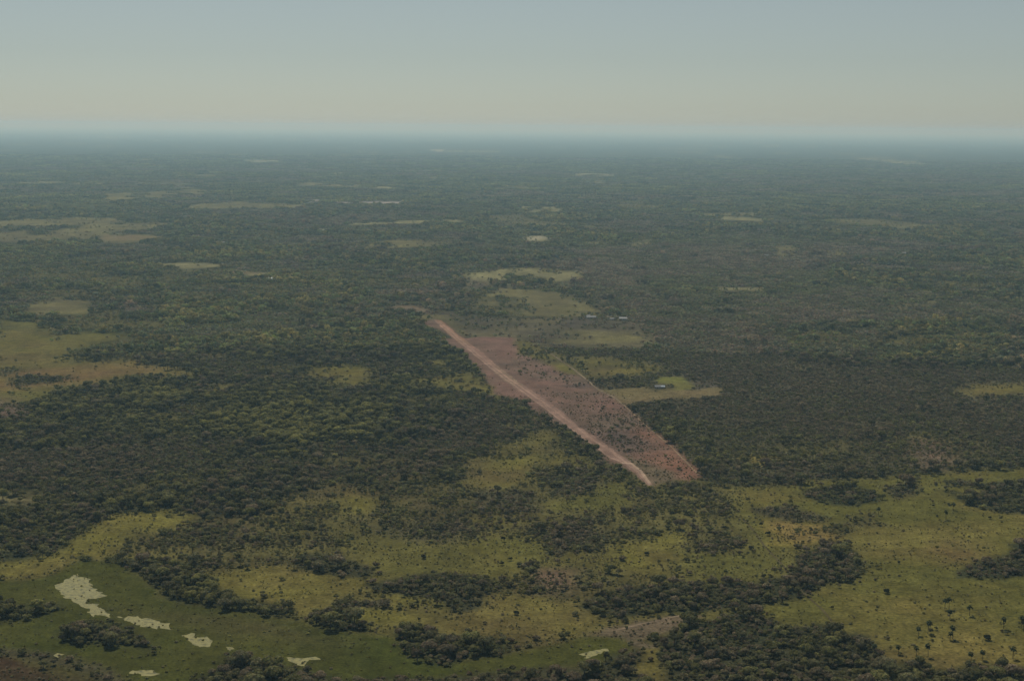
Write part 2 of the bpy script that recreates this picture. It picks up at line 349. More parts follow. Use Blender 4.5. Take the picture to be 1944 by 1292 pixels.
L('bare', Z(5, [(1560, 1090), (1650, 1110), (1860, 1180), (1900, 1230), (1755, 1260), (1650, 1160)]), 9, .5)
L('tan', Z(12, [(530, 1080), (560, 1065), (980, 1040), (1100, 1080), (1280, 1060), (1440, 1080), (1700, 1040), (1800, 1070), (1740, 1140), (1500, 1160), (1170, 1170), (960, 1200), (790, 1235), (720, 1200), (640, 1130)]), 6, .4)
L('crop', Z(12, [(1060, 1000), (1150, 940), (1360, 945), (1420, 975), (1500, 1000), (1500, 1040), (1430, 1065), (1290, 1080), (1270, 1020)]), 6, .4)
L('greyfield', Z(12, [(1500, 985), (1700, 970), (1760, 1010), (1720, 1050), (1500, 1070)]), 8, .5)
L('scrub', Z(12, [(1030, 1040), (1260, 1030), (1270, 1060), (1150, 1080), (1090, 1070)]), 5, .5)
# --- left open grass
L('grasslow', Z(4, [(-200, 330), (0, 325), (250, 338), (300, 375), (430, 390), (680, 385), (690, 420), (510, 455), (400, 485), (430, 530), (400, 560), (640, 545), (740, 548), (880, 580), (1060, 600), (1115, 640), (940, 650), (830, 620), (680, 670), (610, 690), (380, 700), (310, 760), (200, 790), (0, 800), (-200, 800)]), 12)
L('grass', Z(4, [(-200, 380), (150, 380), (380, 480), (350, 560), (0, 580), (-200, 580)]), 30)
L('orange', Z(4, [(-200, 620), (0, 610), (400, 590), (740, 550), (1000, 600), (1060, 630), (940, 640), (700, 640), (400, 690), (150, 720), (-200, 730)]), 16)
L('thicket', Z(4, [(80, 650), (150, 638), (410, 648), (330, 680), (120, 700)]), 8)
L('savanna', Z(4, [(-200, 590), (0, 585), (100, 600), (60, 650), (-200, 650)]), 12)
L('redbrush', Z(4, [(-200, 740), (60, 780), (160, 830), (60, 870), (-200, 880)]), 16)
L('olive', Z(4, [(80, 245), (250, 200), (350, 185), (420, 200), (560, 205), (620, 260), (420, 290), (180, 292), (100, 270)]), 12)
L('forest', Z(4, [(240, 345), (480, 320), (600, 340), (480, 375), (300, 370)]), 10)
L('scrub', Z(4, [(1050, 690), (1250, 678), (1420, 690), (1300, 745), (1100, 745)]), 14)
L('farfield', Z(4, [(860, 5), (1060, -2), (1270, 8), (1270, 22), (1100, 32), (900, 25)]), 10)
L('farfield', Z(4, [(1300, 38), (1400, 45), (1560, 60), (1500, 75), (1330, 62)]), 8)
L('tan', Z(4, [(1310, 40), (1360, 42), (1500, 58), (1460, 66), (1340, 58)]), 8)
# --- far clearings
FAR = [
    ('farfield', 0, [(30, 344), (195, 345), (195, 349), (30, 348)]),
    ('farfield', 0, [(1080, 328), (1165, 330), (1165, 334), (1080, 333)]),
    ('olive', 0, [(330, 330), (420, 332), (415, 337), (330, 335)]),
    ('olive', 0, [(560, 345), (700, 350), (690, 356), (560, 352)]),
    ('olive', 0, [(1330, 405), (1440, 402), (1440, 409), (1340, 411)]),
    ('farfield', 0, [(985, 392), (1065, 392), (1070, 402), (990, 403)]),
    ('farfield', 0, [(1000, 448), (1045, 447), (1042, 458), (1005, 458)]),
    ('savanna', 0, [(890, 513), (1010, 506), (1100, 514), (1090, 530), (1030, 533), (960, 526), (890, 525)]),
    ('olive', 7, [(340, 355), (440, 332), (560, 328), (800, 318), (840, 328), (620, 350), (470, 372), (330, 372)]),
    ('olive', 7, [(700, 382), (800, 368), (900, 364), (1180, 378), (1140, 390), (720, 392)]),
    ('olive', 7, [(-200, 440), (0, 438), (220, 422), (450, 428), (690, 450), (600, 466), (480, 472), (430, 482), (620, 495), (560, 512), (480, 522), (390, 522), (300, 502), (100, 517), (-200, 517)]),
    ('forest', 7, [(200, 455), (300, 456), (300, 466), (210, 466)]),
    ('tan', 7, [(420, 490), (610, 496), (560, 510), (470, 516), (380, 512)]),
    ('farfield', 7, [(1350, 446), (1500, 438), (1750, 433), (1760, 442), (1480, 452), (1350, 454)]),
    ('olive', 7, [(1380, 520), (1500, 506), (1720, 508), (1700, 525), (1620, 535), (1400, 545)]),
    ('farfield', 7, [(1540, 562), (1660, 558), (1640, 570), (1550, 572)]),
    ('farfield', 7, [(1780, 630), (1944, 622), (1944, 690), (1800, 660)]),
    ('farfield', 8, [(-60, 615), (100, 618), (130, 638), (260, 628), (260, 662), (110, 670), (90, 652), (-60, 647)]),
    ('farfield', 8, [(780, 424), (880, 424), (970, 432), (950, 441), (800, 433)]),
    ('olive', 8, [(1190, 428), (1390, 432), (1390, 441), (1230, 437)]),
    ('sand', 8, [(60, 502), (100, 497), (130, 500), (130, 508), (70, 512)]),
    ('farfield', 8, [(430, 532), (500, 511), (512, 525), (450, 541)]),
    ('farfield', 8, [(290, 517), (350, 517), (350, 525), (300, 525)]),
    ('olive', 8, [(20, 392), (190, 390), (200, 400), (40, 403)]),
    ('farfield', 8, [(1300, 199), (1420, 205), (1560, 214), (1600, 226), (1500, 226), (1420, 214), (1300, 206)]),
    ('farfield', 8, [(200, 264), (380, 264), (380, 269), (210, 269)]),
    ('farfield', 8, [(800, 690), (930, 694), (930, 700), (800, 698)]),
    ('farfield', 8, [(1600, 706), (1690, 708), (1690, 713), (1600, 712)]),
    ('olive', 8, [(1200, 540), (1280, 545), (1270, 570), (1210, 570)]),
    ('olive', 8, [(1010, 535), (1080, 530), (1110, 570), (1020, 575)]),
    ('farfield', 7, [(1410, 307), (1530, 308), (1520, 315), (1410, 314)]),
    ('farfield', 7, [(1250, 255), (1360, 257), (1360, 262), (1250, 262)]),
    ('farfield', 7, [(60, 290), (380, 291), (380, 297), (60, 296)]),
    ('farfield', 7, [(900, 205), (1060, 208), (1060, 218), (900, 216)]),
    ('sand', 7, [(1630, 167), (1690, 169), (1690, 175), (1630, 173)]),
    ('farfield', 7, [(1690, 174), (1900, 175), (1900, 178), (1690, 178)]),
    ('salt', 7, [(1255, 364), (1400, 365), (1540, 366), (1530, 371), (1400, 372), (1270, 370)]),
    ('salt', 7, [(1150, 366), (1190, 357), (1225, 355), (1180, 369)]),
    ('farfield', 7, [(1640, 370), (1700, 370), (1700, 374), (1640, 374)]),
    ('olive', 6, [(1220, 228), (1400, 212), (1500, 212), (1440, 240), (1260, 255)]),
    ('farfield', 6, [(1440, 158), (1560, 160), (1560, 167), (1440, 166)]),
    ('grass', 6, [(1590, 722), (1700, 692), (2150, 672), (2150, 742), (1700, 756), (1620, 748)]),
    ('farfield', 6, [(600, 555), (690, 580), (660, 588), (610, 570)]),
    ('farfield', 6, [(230, 140), (430, 138), (430, 148), (250, 150)]),
    ('tan', 6, [(1860, 410), (1990, 412), (1990, 425), (1880, 422)]),
    ('tan', 12, [(430, 45), (500, 45), (510, 68), (440, 70)]),
]
for c, k, p in FAR:
    L(c, Z(k, p), 14, .6)

GROUND_K = .80
LEAF_K = 2.7
def leaf_color(tint, rnd, tone):
    """tint 0 grey-brown .. 1 yellow-green; rnd, tone 0..1 arrays"""
    stops = np.array([[.074, .068, .050], [.056, .060, .036], [.060, .066, .032], [.077, .083, .036], [.094, .102, .043]])
    t = np.clip(tint + (rnd - .5) * .75 + (tone - .5) * .9, 0, 1) * (len(stops) - 1)
    i = np.clip(t.astype(int), 0, len(stops) - 2)
    f = (t - i)[:, None]
    c = stops[i] * (1 - f) + stops[i + 1] * f
    return LEAF_K * c * np.array([1.32, 1.14, .96]) * (.72 + .56 * _hash((rnd * 1e6), tone * 1e6, 5))[:, None]

TUFT = {'savanna': .55, 'scrub': .6, 'grass': .20, 'grasslow': .30, 'rgrass': .11, 'red': .22, 'redhot': .3, 'redbrush': .6, 'charred': .6, 'bare': .3, 'rust': .5, 'dry': .5, 'tan': .08, 'olive': .35, 'greyfield': .5, 'orange': .4, 'bush': .5, 'marsh': .10, 'wetgrass': .14}
BROKEN = ('olive', 'farfield', 'greyfield', 'grass', 'grasslow', 'savanna', 'orange')
def cover(x, y):
    """land cover at points: ground colour (n,3), big-tree density, shrub density, tint, clumping, bush scale"""
    n = len(x)
    d = np.hypot(x, y)
    nz = fbm(x, y, 60, 101, 3)
    nz2 = fbm(x, y, 350, 131, 3)
    mixv = np.clip((nz - .5) * 2.2 + (nz2 - .5) * 1.6 + .5, 0, 1)
    names = list(CL)
    A = np.array([CL[k][0] for k in names]) * GROUND_K
    B = np.array([CL[k][1] for k in names]) * GROUND_K
    S = np.array([CL[k][2:] + (TUFT.get(k, 0.0),) for k in names])
    c0 = names.index('forest')
    col = A[c0] * (1 - mixv)[:, None] + B[c0] * mixv[:, None]
    par = np.repeat(S[c0][None], n, 0)
    # far patchwork of bush and clearings where the photograph shows only a texture
    far = sstep(3200, 5200, d)
    pb = sstep(.50, .60, fbm(x, y, 800, 201, 4)) * .85 * sstep(1800, 3000, d)
    ib = names.index('bush')
    col = col * (1 - pb)[:, None] + (A[ib] * (1 - mixv)[:, None] + B[ib] * mixv[:, None]) * pb[:, None]
    par = par * (1 - pb)[:, None] + S[ib] * pb[:, None]
    pc = sstep(.66, .74, fbm(x, y, 620, 301, 4)) * far * .8
    ic = names.index('olive')
    col = col * (1 - pc)[:, None] + (A[ic] * (1 - mixv)[:, None] + B[ic] * mixv[:, None]) * pc[:, None]
    par = par * (1 - pc)[:, None] + S[ic] * pc[:, None]
    wx, wy = warp(x, y)
    for cls, P, soft, wsc in LAYERS:
        i = names.index(cls)
        a = sdf(P, x + wx * wsc, y + wy * wsc, 80 + soft)
        k = np.nonzero(a > -soft)[0]
        if not len(k):
            continue
        al = sstep(-soft, soft, a[k])[:, None]
        if cls in BROKEN:
            far_k = sstep(1500, 2600, d[k]) * .62
            al = al * (1 - far_k * (1 - sstep(.33, .47, fbm(x[k], y[k] * .6, 85, 1301, 3))))[:, None]
        mv = mixv[k][:, None]
        col[k] = col[k] * (1 - al) + (A[i] * (1 - mv) + B[i] * mv) * al
        par[k] = par[k] * (1 - al) + S[i] * al
    # small olive openings in the woods, then stretches of low dull scrub between the stands of taller trees
    op = sstep(.585, .66, fbm(x, y, 105, 1407, 3)) * np.clip((par[:, 0] - .66) / .06, 0, 1) * .85
    io = names.index('scrub')
    col = col * (1 - op)[:, None] + (A[io] * (1 - mixv)[:, None] + B[io] * mixv[:, None]) * op[:, None]
    par = par * (1 - op)[:, None] + S[io] * op[:, None]
    # inside the woods: stretches of low dull scrub between the stands of taller trees
    mos = sstep(.46, .58, fbm(x, y, 190, 1201, 3)) * np.clip((par[:, 0] - .66) / .06, 0, 1) * .92
    par[:, 0] *= 1 - mos
    par[:, 1] = par[:, 1] * (1 - mos) + .97 * mos
    par[:, 2] = par[:, 2] * (1 - mos) + .14 * mos
    par[:, 3] = par[:, 3] * (1 - mos) + .12 * mos
    return col, par

# ------------------------------------------------------------------ materials
def new_mat(name):
    m = bpy.data.materials.new(name)
    m.use_nodes = True
    t = m.node_tree
    for q in list(t.nodes):
        t.nodes.remove(q)
    return m, t

def N(t, typ, **kw):
    q = t.nodes.new(typ)
    for k, v in kw.items():
        setattr(q, k, v)
    return q

def ground_mat(name, mottles, gloss=0.0, rough=.9):
    """vertex colour 'Col' x world-space noise mottles [(wavelength, lo, hi)]"""
    m, t = new_mat(name)
    at = N(t, 'ShaderNodeAttribute', attribute_name='Col')
    geo = N(t, 'ShaderNodeNewGeometry')
    cur = at.outputs['Color']
    for wl, lo, hi, det in mottles:
        nz = N(t, 'ShaderNodeTexNoise')
        nz.inputs['Scale'].default_value = 1.0 / wl
        nz.inputs['Detail'].default_value = det
        nz.inputs['Roughness'].default_value = .6
        t.links.new(geo.outputs['Position'], nz.inputs['Vector'])
        mr = N(t, 'ShaderNodeMapRange')
        mr.inputs['From Min'].default_value = .32
        mr.inputs['From Max'].default_value = .68
        mr.inputs['To Min'].default_value = lo
        mr.inputs['To Max'].default_value = hi
        t.links.new(nz.outputs['Fac'], mr.inputs['Value'])
        vm = N(t, 'ShaderNodeVectorMath', operation='SCALE')
        t.links.new(cur, vm.inputs[0])
        t.links.new(mr.outputs[0], vm.inputs['Scale'])
        cur = vm.outputs[0]
    b = N(t, 'ShaderNodeBsdfPrincipled')
    b.inputs['Roughness'].default_value = rough
    b.inputs['Specular IOR Level'].default_value = gloss
    t.links.new(cur, b.inputs['Base Color'])
    o = N(t, 'ShaderNodeOutputMaterial')
    t.links.new(b.outputs[0], o.inputs[0])
    return m

M_GROUND = ground_mat('ground_soil', [(2.6, .55, 1.45, 5), (11, .72, 1.28, 4), (60, .78, 1.22, 4)])
M_BARE = ground_mat('bare_soil', [(2.5, .75, 1.25, 4), (13, .78, 1.22, 4), (45, .80, 1.20, 4)])
M_MARSH = ground_mat('marsh_sedge', [(1.8, .55, 1.45, 5), (9, .72, 1.28, 4), (45, .80, 1.2, 4)])

def leaf_mat():
    m, t = new_mat('foliage')
    a = N(t, 'ShaderNodeAttribute', attribute_name='leafcol', attribute_type='INSTANCER')
    v = N(t, 'ShaderNodeAttribute', attribute_name='lv')
    mx = N(t, 'ShaderNodeVectorMath', operation='MULTIPLY')
    t.links.new(a.outputs['Vector'], mx.inputs[0])
    t.links.new(v.outputs['Vector'], mx.inputs[1])
    df = N(t, 'ShaderNodeBsdfDiffuse')
    tr = N(t, 'ShaderNodeBsdfTranslucent')
    ms = N(t, 'ShaderNodeMixShader')
    ms.inputs[0].default_value = .42
    t.links.new(mx.outputs[0], df.inputs['Color'])
    t.links.new(mx.outputs[0], tr.inputs['Color'])
    t.links.new(df.outputs[0], ms.inputs[1])
    t.links.new(tr.outputs[0], ms.inputs[2])
    o = N(t, 'ShaderNodeOutputMaterial')
    t.links.new(ms.outputs[0], o.inputs[0])
    return m
M_LEAF = leaf_mat()

def plain_mat(name, colr, rough=.8, wl=.6, var=.25, spec=.2, metal=0.0):
    m, t = new_mat(name)
    geo = N(t, 'ShaderNodeTexCoord')
    nz = N(t, 'ShaderNodeTexNoise')
    nz.inputs['Scale'].default_value = 1.0 / wl
    nz.inputs['Detail'].default_value = 4
    t.links.new(geo.outputs['Object'], nz.inputs['Vector'])
    mr = N(t, 'ShaderNodeMapRange')
    mr.inputs['From Min'].default_value = .3
    mr.inputs['From Max'].default_value = .7
    mr.inputs['To Min'].default_value = 1 - var
    mr.inputs['To Max'].default_value = 1 + var
    t.links.new(nz.outputs['Fac'], mr.inputs['Value'])
    vm = N(t, 'ShaderNodeVectorMath', operation='SCALE')
    vm.inputs[0].default_value = colr
    t.links.new(mr.outputs[0], vm.inputs['Scale'])
    b = N(t, 'ShaderNodeBsdfPrincipled')
    b.inputs['Roughness'].default_value = rough
    b.inputs['Specular IOR Level'].default_value = spec
    b.inputs['Metallic'].default_value = metal
    t.links.new(vm.outputs[0], b.inputs['Base Color'])
    o = N(t, 'ShaderNodeOutputMaterial')
    t.links.new(b.outputs[0], o.inputs[0])
    return m
M_BARK = plain_mat('bark', (.085, .070, .052), .9, .4, .3, .05)

def water_mat():
    m, t = new_mat('pond_water')
    geo = N(t, 'ShaderNodeNewGeometry')
    nz = N(t, 'ShaderNodeTexNoise')
    nz.inputs['Scale'].default_value = .35
    nz.inputs['Detail'].default_value = 5
    t.links.new(geo.outputs['Position'], nz.inputs['Vector'])
    cr = N(t, 'ShaderNodeValToRGB')
    e = cr.color_ramp.elements
    e[0].position, e[0].color = .33, (.09, .085, .035, 1)
    e[1].position, e[1].color = .46, (.225, .20, .066, 1)
    q = cr.color_ramp.elements.new(.62)
    q.color = (.29, .255, .088, 1)
    t.links.new(nz.outputs['Fac'], cr.inputs['Fac'])
    b = N(t, 'ShaderNodeBsdfPrincipled')
    b.inputs['Roughness'].default_value = .3
    b.inputs['Specular IOR Level'].default_value = .3
    b.inputs['IOR'].default_value = 1.33
    t.links.new(cr.outputs[0], b.inputs['Base Color'])
    bp = N(t, 'ShaderNodeBump')
    bp.inputs['Strength'].default_value = .15
    n2 = N(t, 'ShaderNodeTexNoise')
    n2.inputs['Scale'].default_value = 1.2
    t.links.new(geo.outputs['Position'], n2.inputs['Vector'])
    t.links.new(n2.outputs['Fac'], bp.inputs['Height'])
    t.links.new(bp.outputs[0], b.inputs['Normal'])
    o = N(t, 'ShaderNodeOutputMaterial')
    t.links.new(b.outputs[0], o.inputs[0])
    return m
M_WATER = water_mat()

# ------------------------------------------------------------------ mesh makers
def mesh_np(name, verts, faces_flat, nper, mats, smooth=False):
    """faces_flat: (m, nper) int array"""
    me = bpy.data.meshes.new(name)
    me.vertices.add(len(verts))
    me.vertices.foreach_set('co', np.asarray(verts, np.float32).ravel())
    f = np.asarray(faces_flat, np.int32)
    me.loops.add(f.size)
    me.loops.foreach_set('vertex_index', f.ravel())
    me.polygons.add(len(f))
    me.polygons.foreach_set('loop_start', np.arange(0, f.size, nper, dtype=np.int32))
    me.polygons.foreach_set('loop_total', np.full(len(f), nper, np.int32))
    for m in mats:
        me.materials.append(m)
    me.update(calc_edges=True)
    if smooth:
        me.polygons.foreach_set('use_smooth', np.ones(len(f), bool))
    return me

def add_obj(name, me, parent=None, **props):
    o = bpy.data.objects.new(name, me)
    COL.objects.link(o)
    if parent is not None:
        o.parent = parent
    for k, v in props.items():
        o[k] = v
    return o

def set_col(me, name, c):
    at = me.attributes.new(name, 'FLOAT_COLOR', 'POINT')
    rgba = np.ones((len(c), 4), np.float32)
    rgba[:, :3] = c
    at.data.foreach_set('color', rgba.ravel())

# --- ground: one polar sheet about the point under the camera, finest where the photograph looks
az = np.concatenate([np.arange(-180, -24.5, 5.0), np.linspace(-24.4, 24.4, 740), np.arange(25, 180, 5.0)])
dep = np.concatenate([[89.0, 60, 45, 35, 30, 27], np.linspace(25.5, 0.30, 560), [.24, .19, .16, .135]])
rad = CAM_H / np.tan(np.radians(dep))
azr = np.radians(az)
gx = (rad[:, None] * np.sin(azr)[None]).ravel()
gy = (rad[:, None] * np.cos(azr)[None]).ravel()
nr, na = len(rad), len(az)
i0 = (np.arange(nr - 1)[:, None] * na + np.arange(na)[None]).ravel()
i1 = (np.arange(nr - 1)[:, None] * na + ((np.arange(na) + 1) % na)[None]).ravel()
gf = np.stack([i0, i0 + na, i1 + na, i1], -1)      # wound so the normal is up
gme = mesh_np('ground', np.stack([gx, gy, 0 * gx], -1), gf, 4, [M_GROUND])
gcol, gpar = cover(gx, gy)
gd = np.hypot(gx, gy)
# past the built trees the ground sheet itself is the canopy
cano = np.array([.060, .066, .042]) * (.75 + .5 * fbm(gx, gy, 300, 401, 4))[:, None]
kf = (sstep(13000, 16500, gd) * np.clip(gpar[:, 0] * 1.1 + gpar[:, 1] * .6, 0, 1))[:, None]
gcol = gcol * (1 - kf) + cano * kf
set_col(gme, 'Col', gcol)
add_obj('ground', gme, kind='structure')

def sheet(name, pts, z, step, mat, wsc=.5, ragged=1.0, colfn=None):
    """a flat sheet with a ragged outline: outline resampled, displaced by noise, filled by a constrained triangulation"""
    P = WP(pts)
    out = []
    n = len(P)
    for i in range(n):
        a, b = P[i], P[(i + 1) % n]
        k = max(1, int(np.hypot(*(b - a)) / step))
        for j in range(k):
            out.append(a + (b - a) * j / k)
    O = np.array(out)
    wx, wy = warp(O[:, 0], O[:, 1])
    O = O - np.stack([wx, wy], -1) * wsc
    jx = (fbm(O[:, 0], O[:, 1], step * 2.2, 611, 2) - .5) * step * 2.0 * ragged
    jy = (fbm(O[:, 0], O[:, 1], step * 2.2, 653, 2) - .5) * step * 2.0 * ragged
    O = O + np.stack([jx, jy], -1)
    lo, hi = O.min(0), O.max(0)
    X, Y = np.meshgrid(np.arange(lo[0], hi[0], step * 1.3), np.arange(lo[1], hi[1], step * 1.3))
    X, Y = X.ravel(), Y.ravel()
    X = X + (_hash(X * 13, Y * 7, 3) - .5) * step * .5
    Y = Y + (_hash(X * 5, Y * 11, 9) - .5) * step * .5
    s = sdf(O, X, Y, 10)
    k = s > step * .6
    V = [Vector((float(a), float(b))) for a, b in O] + [Vector((float(a), float(b))) for a, b in zip(X[k], Y[k])]
    m = len(O)
    res = delaunay_2d_cdt(V, [], [list(range(m))], 1, 1e-4)
    vv = np.array([(v.x, v.y) for v in res[0]])
    ff = np.array([f for f in res[2] if len(f) == 3], np.int32)
    a, b, c = vv[ff[:, 0]], vv[ff[:, 1]], vv[ff[:, 2]]
    cr = (b[:, 0] - a[:, 0]) * (c[:, 1] - a[:, 1]) - (b[:, 1] - a[:, 1]) * (c[:, 0] - a[:, 0])
    ff[cr < 0] = ff[cr < 0][:, ::-1]
    me = mesh_np(name, np.column_stack([vv, np.full(len(vv), z)]), ff, 3, [mat])
    colr = cover(vv[:, 0], vv[:, 1])[0] if colfn is None else colfn(vv[:, 0], vv[:, 1])
    set_col(me, 'Col', colr)
    return add_obj(name, me, kind='structure')

sheet('marsh', MARSH, .06, 5.0, M_MARSH, .5, .6)
sheet('cleared_ground', RED, .05, 6.0, M_BARE, .3, .5)
def strip_col(x, y):
    c = np.array(CL['strip'][0])[None] * np.ones((len(x), 1))
    k = fbm(x, y, 90, 717, 3)[:, None]
    c = c * (.78 + .44 * k)
    g = sstep(.50, .66, fbm(x, y, 130, 733, 3))[:, None]      # thin grass growing through
    c = c * (1 - .35 * g) + np.array([.20, .16, .085]) * .35 * g
    far = sstep(1900, 2350, np.hypot(x, y))[:, None]
    warm = c * np.array([1.12, .95, .88])
    return c * (1 - far) + warm * far
sheet('airstrip', STRIP, .10, 3.0, M_BARE, .12, .7, strip_col)
def tcol(c):
    c = np.array(c)
    return lambda x, y: c[None] * (.8 + .4 * fbm(x, y, 20, 19, 2))[:, None]
def ribbon(name, pts, width, z, mat, colr, wob=1.0, step=5.0):
    """a track: a ribbon of the given width along a line of photo pixels"""
    P = WP(pts)
    C = []
    for a, b in zip(P[:-1], P[1:]):
        k = max(1, int(np.hypot(*(b - a)) / step))
        C += [a + (b - a) * j / k for j in range(k)]
    C = np.array(C + [P[-1]])
    T = np.gradient(C, axis=0)
    T /= np.linalg.norm(T, axis=1)[:, None] + 1e-9
    Nn = np.stack([-T[:, 1], T[:, 0]], -1)
    C = C + Nn * ((fbm(C[:, 0], C[:, 1], 40, 83, 2) - .5) * 6 * wob)[:, None]
    wv = width * (.7 + .6 * fbm(C[:, 0], C[:, 1], 12, 91, 2))[:, None] / 2
    V = np.concatenate([C + Nn * wv, C - Nn * wv])
    n = len(C)
    i = np.arange(n - 1)
    f = np.stack([i + n, i + n + 1, i + 1, i], -1)
    me = mesh_np(name, np.column_stack([V, np.full(2 * n, z)]), f, 4, [mat])
    set_col(me, 'Col', tcol(colr)(V[:, 0], V[:, 1]))
    return add_obj(name, me, kind='structure')
# the two wheel tracks down the strip and the pale path where it ends
ribbon('wheel_track', Z(5, [(548, 330), (700, 455), (860, 590), (1000, 690), (1150, 795), (1300, 905), (1440, 1010), (1560, 1090), (1640, 1150), (1742, 1252)]), 3.2, .16, M_BARE, (.29, .19, .14), .5)
ribbon('wheel_track', Z(5, [(530, 328), (680, 455), (830, 585), (975, 690), (1120, 800), (1270, 915), (1400, 1010), (1520, 1100), (1600, 1133)]), 2.4, .16, M_BARE, (.28, .185, .137), .5)
ribbon('dirt_path', Z(5, [(1590, 1132), (1640, 1134), (1690, 1175), (1745, 1250)]), 3.0, .22, M_BARE, (.37, .265, .185), .3)
ribbon('dirt_path', Z(5, [(1150, 490), (1210, 530), (1310, 600), (1400, 668), (1450, 712), (1550, 765), (1600, 805)]), 2.6, .18, M_BARE, (.20, .155, .10), .3)
ribbon('dirt_path', Z(5, [(1600, 805), (1680, 880), (1760, 950), (1850, 1020), (1944, 1118), (2020, 1195)]), 1.8, .18, M_BARE, (.24, .165, .10), .3)
ribbon('dirt_track', Z(3, [(340, 370), (400, 430), (470, 520), (545, 600), (690, 790), (790, 880), (850, 960)]), 1.8, .12, M_BARE, (.085, .07, .035), .5)
ribbon('dirt_track', Z(2, [(1560, 1000), (1700, 965), (1850, 935), (1990, 915)]), 2.5, .12, M_BARE, (.20, .15, .098), .8)

PONDS = [
    Z(16, [(540, 380), (620, 320), (655, 290), (735, 240), (790, 285), (870, 290), (890, 380), (940, 410), (1025, 465), (960, 485), (860, 495), (830, 535), (960, 545), (1000, 595), (1070, 640), (1040, 700), (1010, 660), (940, 655), (905, 668), (862, 640), (880, 610), (810, 570), (760, 540), (680, 510), (640, 460), (590, 430), (600, 405)]),
    Z(16, [(1220, 690), (1280, 670), (1350, 660), (1400, 690), (1520, 700), (1600, 735), (1660, 755), (1700, 795), (1640, 795), (1560, 765), (1510, 800), (1430, 770), (1320, 745), (1240, 715)]),
    Z(1, [(1035, 1030), (1080, 1020), (1120, 1045), (1180, 1045), (1210, 1070), (1170, 1098), (1120, 1095), (1070, 1060)]),
    Z(1, [(1283, 1098), (1310, 1093), (1338, 1108), (1310, 1120)]),
    Z(1, [(1620, 1165), (1660, 1158), (1740, 1165), (1790, 1150), (1825, 1160), (1760, 1180), (1720, 1205), (1680, 1198)]),
    Z(16, [(1240, 1205), (1290, 1180), (1380, 1175), (1460, 1190), (1530, 1220), (1450, 1240), (1380, 1235), (1300, 1210)]),
    Z(16, [(508, 1045), (560, 1025), (582, 1040), (560, 1065), (520, 1072)]),
    Z(2, [(1355, 1150), (1400, 1120), (1480, 1103), (1512, 1118), (1450, 1145), (1400, 1168)]),
    Z(16, [(1110, 668), (1150, 660), (1185, 682), (1140, 684)]),
]
for p in PONDS:
    sheet('pond', p, .12, 1.6, M_WATER, .10, 2.2, lambda x, y: np.ones((len(x), 3)))
FARPONDS = [Z(7, [(655, 570), (668, 560), (690, 556), (676, 568), (675, 578), (664, 578)]), Z(7, [(1195, 469), (1235, 469), (1235, 475), (1197, 475)])]
for p in FARPONDS:
    sheet('pond', p, .12, 12.0, M_WATER, .0, .4, lambda x, y: np.ones((len(x), 3)))

# ------------------------------------------------------------------ plants
def quads_on(points, normals, sizes, rng, jit=.7):
    """leaf clumps: one small bent quad per point"""
    n = len(points)
    nm = normals + rng.normal(0, jit, (n, 3))
    nm /= np.linalg.norm(nm, axis=1)[:, None] + 1e-9
    r = rng.normal(0, 1, (n, 3))
    u = np.cross(nm, r)
    u /= np.linalg.norm(u, axis=1)[:, None] + 1e-9
    v = np.cross(nm, u)
    s = sizes[:, None] * .5
    asp = rng.uniform(.6, 1.0, (n, 1))
    b = nm * s * rng.uniform(-.5, .1, (n, 1))
    V = np.stack([points - u * s - v * s * asp, points + u * s - v * s * asp * .8 + b, points + u * s * .8 + v * s * asp, points - u * s * .9 + v * s * asp + b], 1)
    return V.reshape(-1, 3)

def crown_points(rng, R, H, z0, nl, n, flat=.75):
    """points and normals on a cluster of lobes: radius R, crown from z0 to H"""
    cz = (z0 + H) / 2
    hz = (H - z0) / 2
    P, Q = [], []
    lob = []
    for k in range(nl):
        a = 2.4 * k + rng.uniform(-.5, .5)
        rr = R * (.62 * math.sqrt((k + .3) / nl))
        zz = cz + hz * rng.uniform(-.25, .5) * (1 - .5 * rr / R)
        lob.append((rr * math.cos(a), rr * math.sin(a), zz, R * rng.uniform(.36, .52)))
    for x, y, z, r in lob:
        m = int(n / nl)
        d = rng.normal(0, 1, (m, 3))
        d /= np.linalg.norm(d, axis=1)[:, None]
        d[:, 2] = np.where(d[:, 2] < -.35, -d[:, 2], d[:, 2])
        rad_ = r * rng.uniform(.72, 1.06, (m, 1))
        P.append(np.array([x, y, z]) + d * rad_ * np.array([1, 1, flat]))
        Q.append(d)
    P, Q = np.concatenate(P), np.concatenate(Q)
    # drop what lies deep inside other lobes
    keep = np.ones(len(P), bool)
    for x, y, z, r in lob:
        q = (P - np.array([x, y, z])) / np.array([1, 1, flat])
        keep &= np.linalg.norm(q, axis=1) > r * .66
    return P[keep], Q[keep]

def leaf_mesh(name, V, rng, lv=None, spread=.35):
    n = len(V) // 4
    f = np.arange(4 * n).reshape(n, 4)
    me = mesh_np(name, V, f, 4, [M_LEAF])
    if lv is None:
        lv = np.ones((n, 3))
    b = rng.uniform(1 - spread, 1 + spread, (n, 1)) * np.array([1, 1, 1])
    b = b * rng.uniform(.92, 1.08, (n, 3)) * lv
    at = me.attributes.new('lv', 'FLOAT_VECTOR', 'FACE')
    at.data.foreach_set('vector', b.astype(np.float32).ravel())
    return me

def tube(path, radii, ns=6):
    V, Fc = [], []
    for i, (p, r) in enumerate(zip(path, radii)):
        for k in range(ns):
            a = 2 * math.pi * k / ns
            V.append((p[0] + r * math.cos(a), p[1] + r * math.sin(a), p[2]))
    for i in range(len(path) - 1):
        for k in range(ns):
            Fc.append((i * ns + k, i * ns + (k + 1) % ns, (i + 1) * ns + (k + 1) % ns, (i + 1) * ns + k))
    return V, Fc

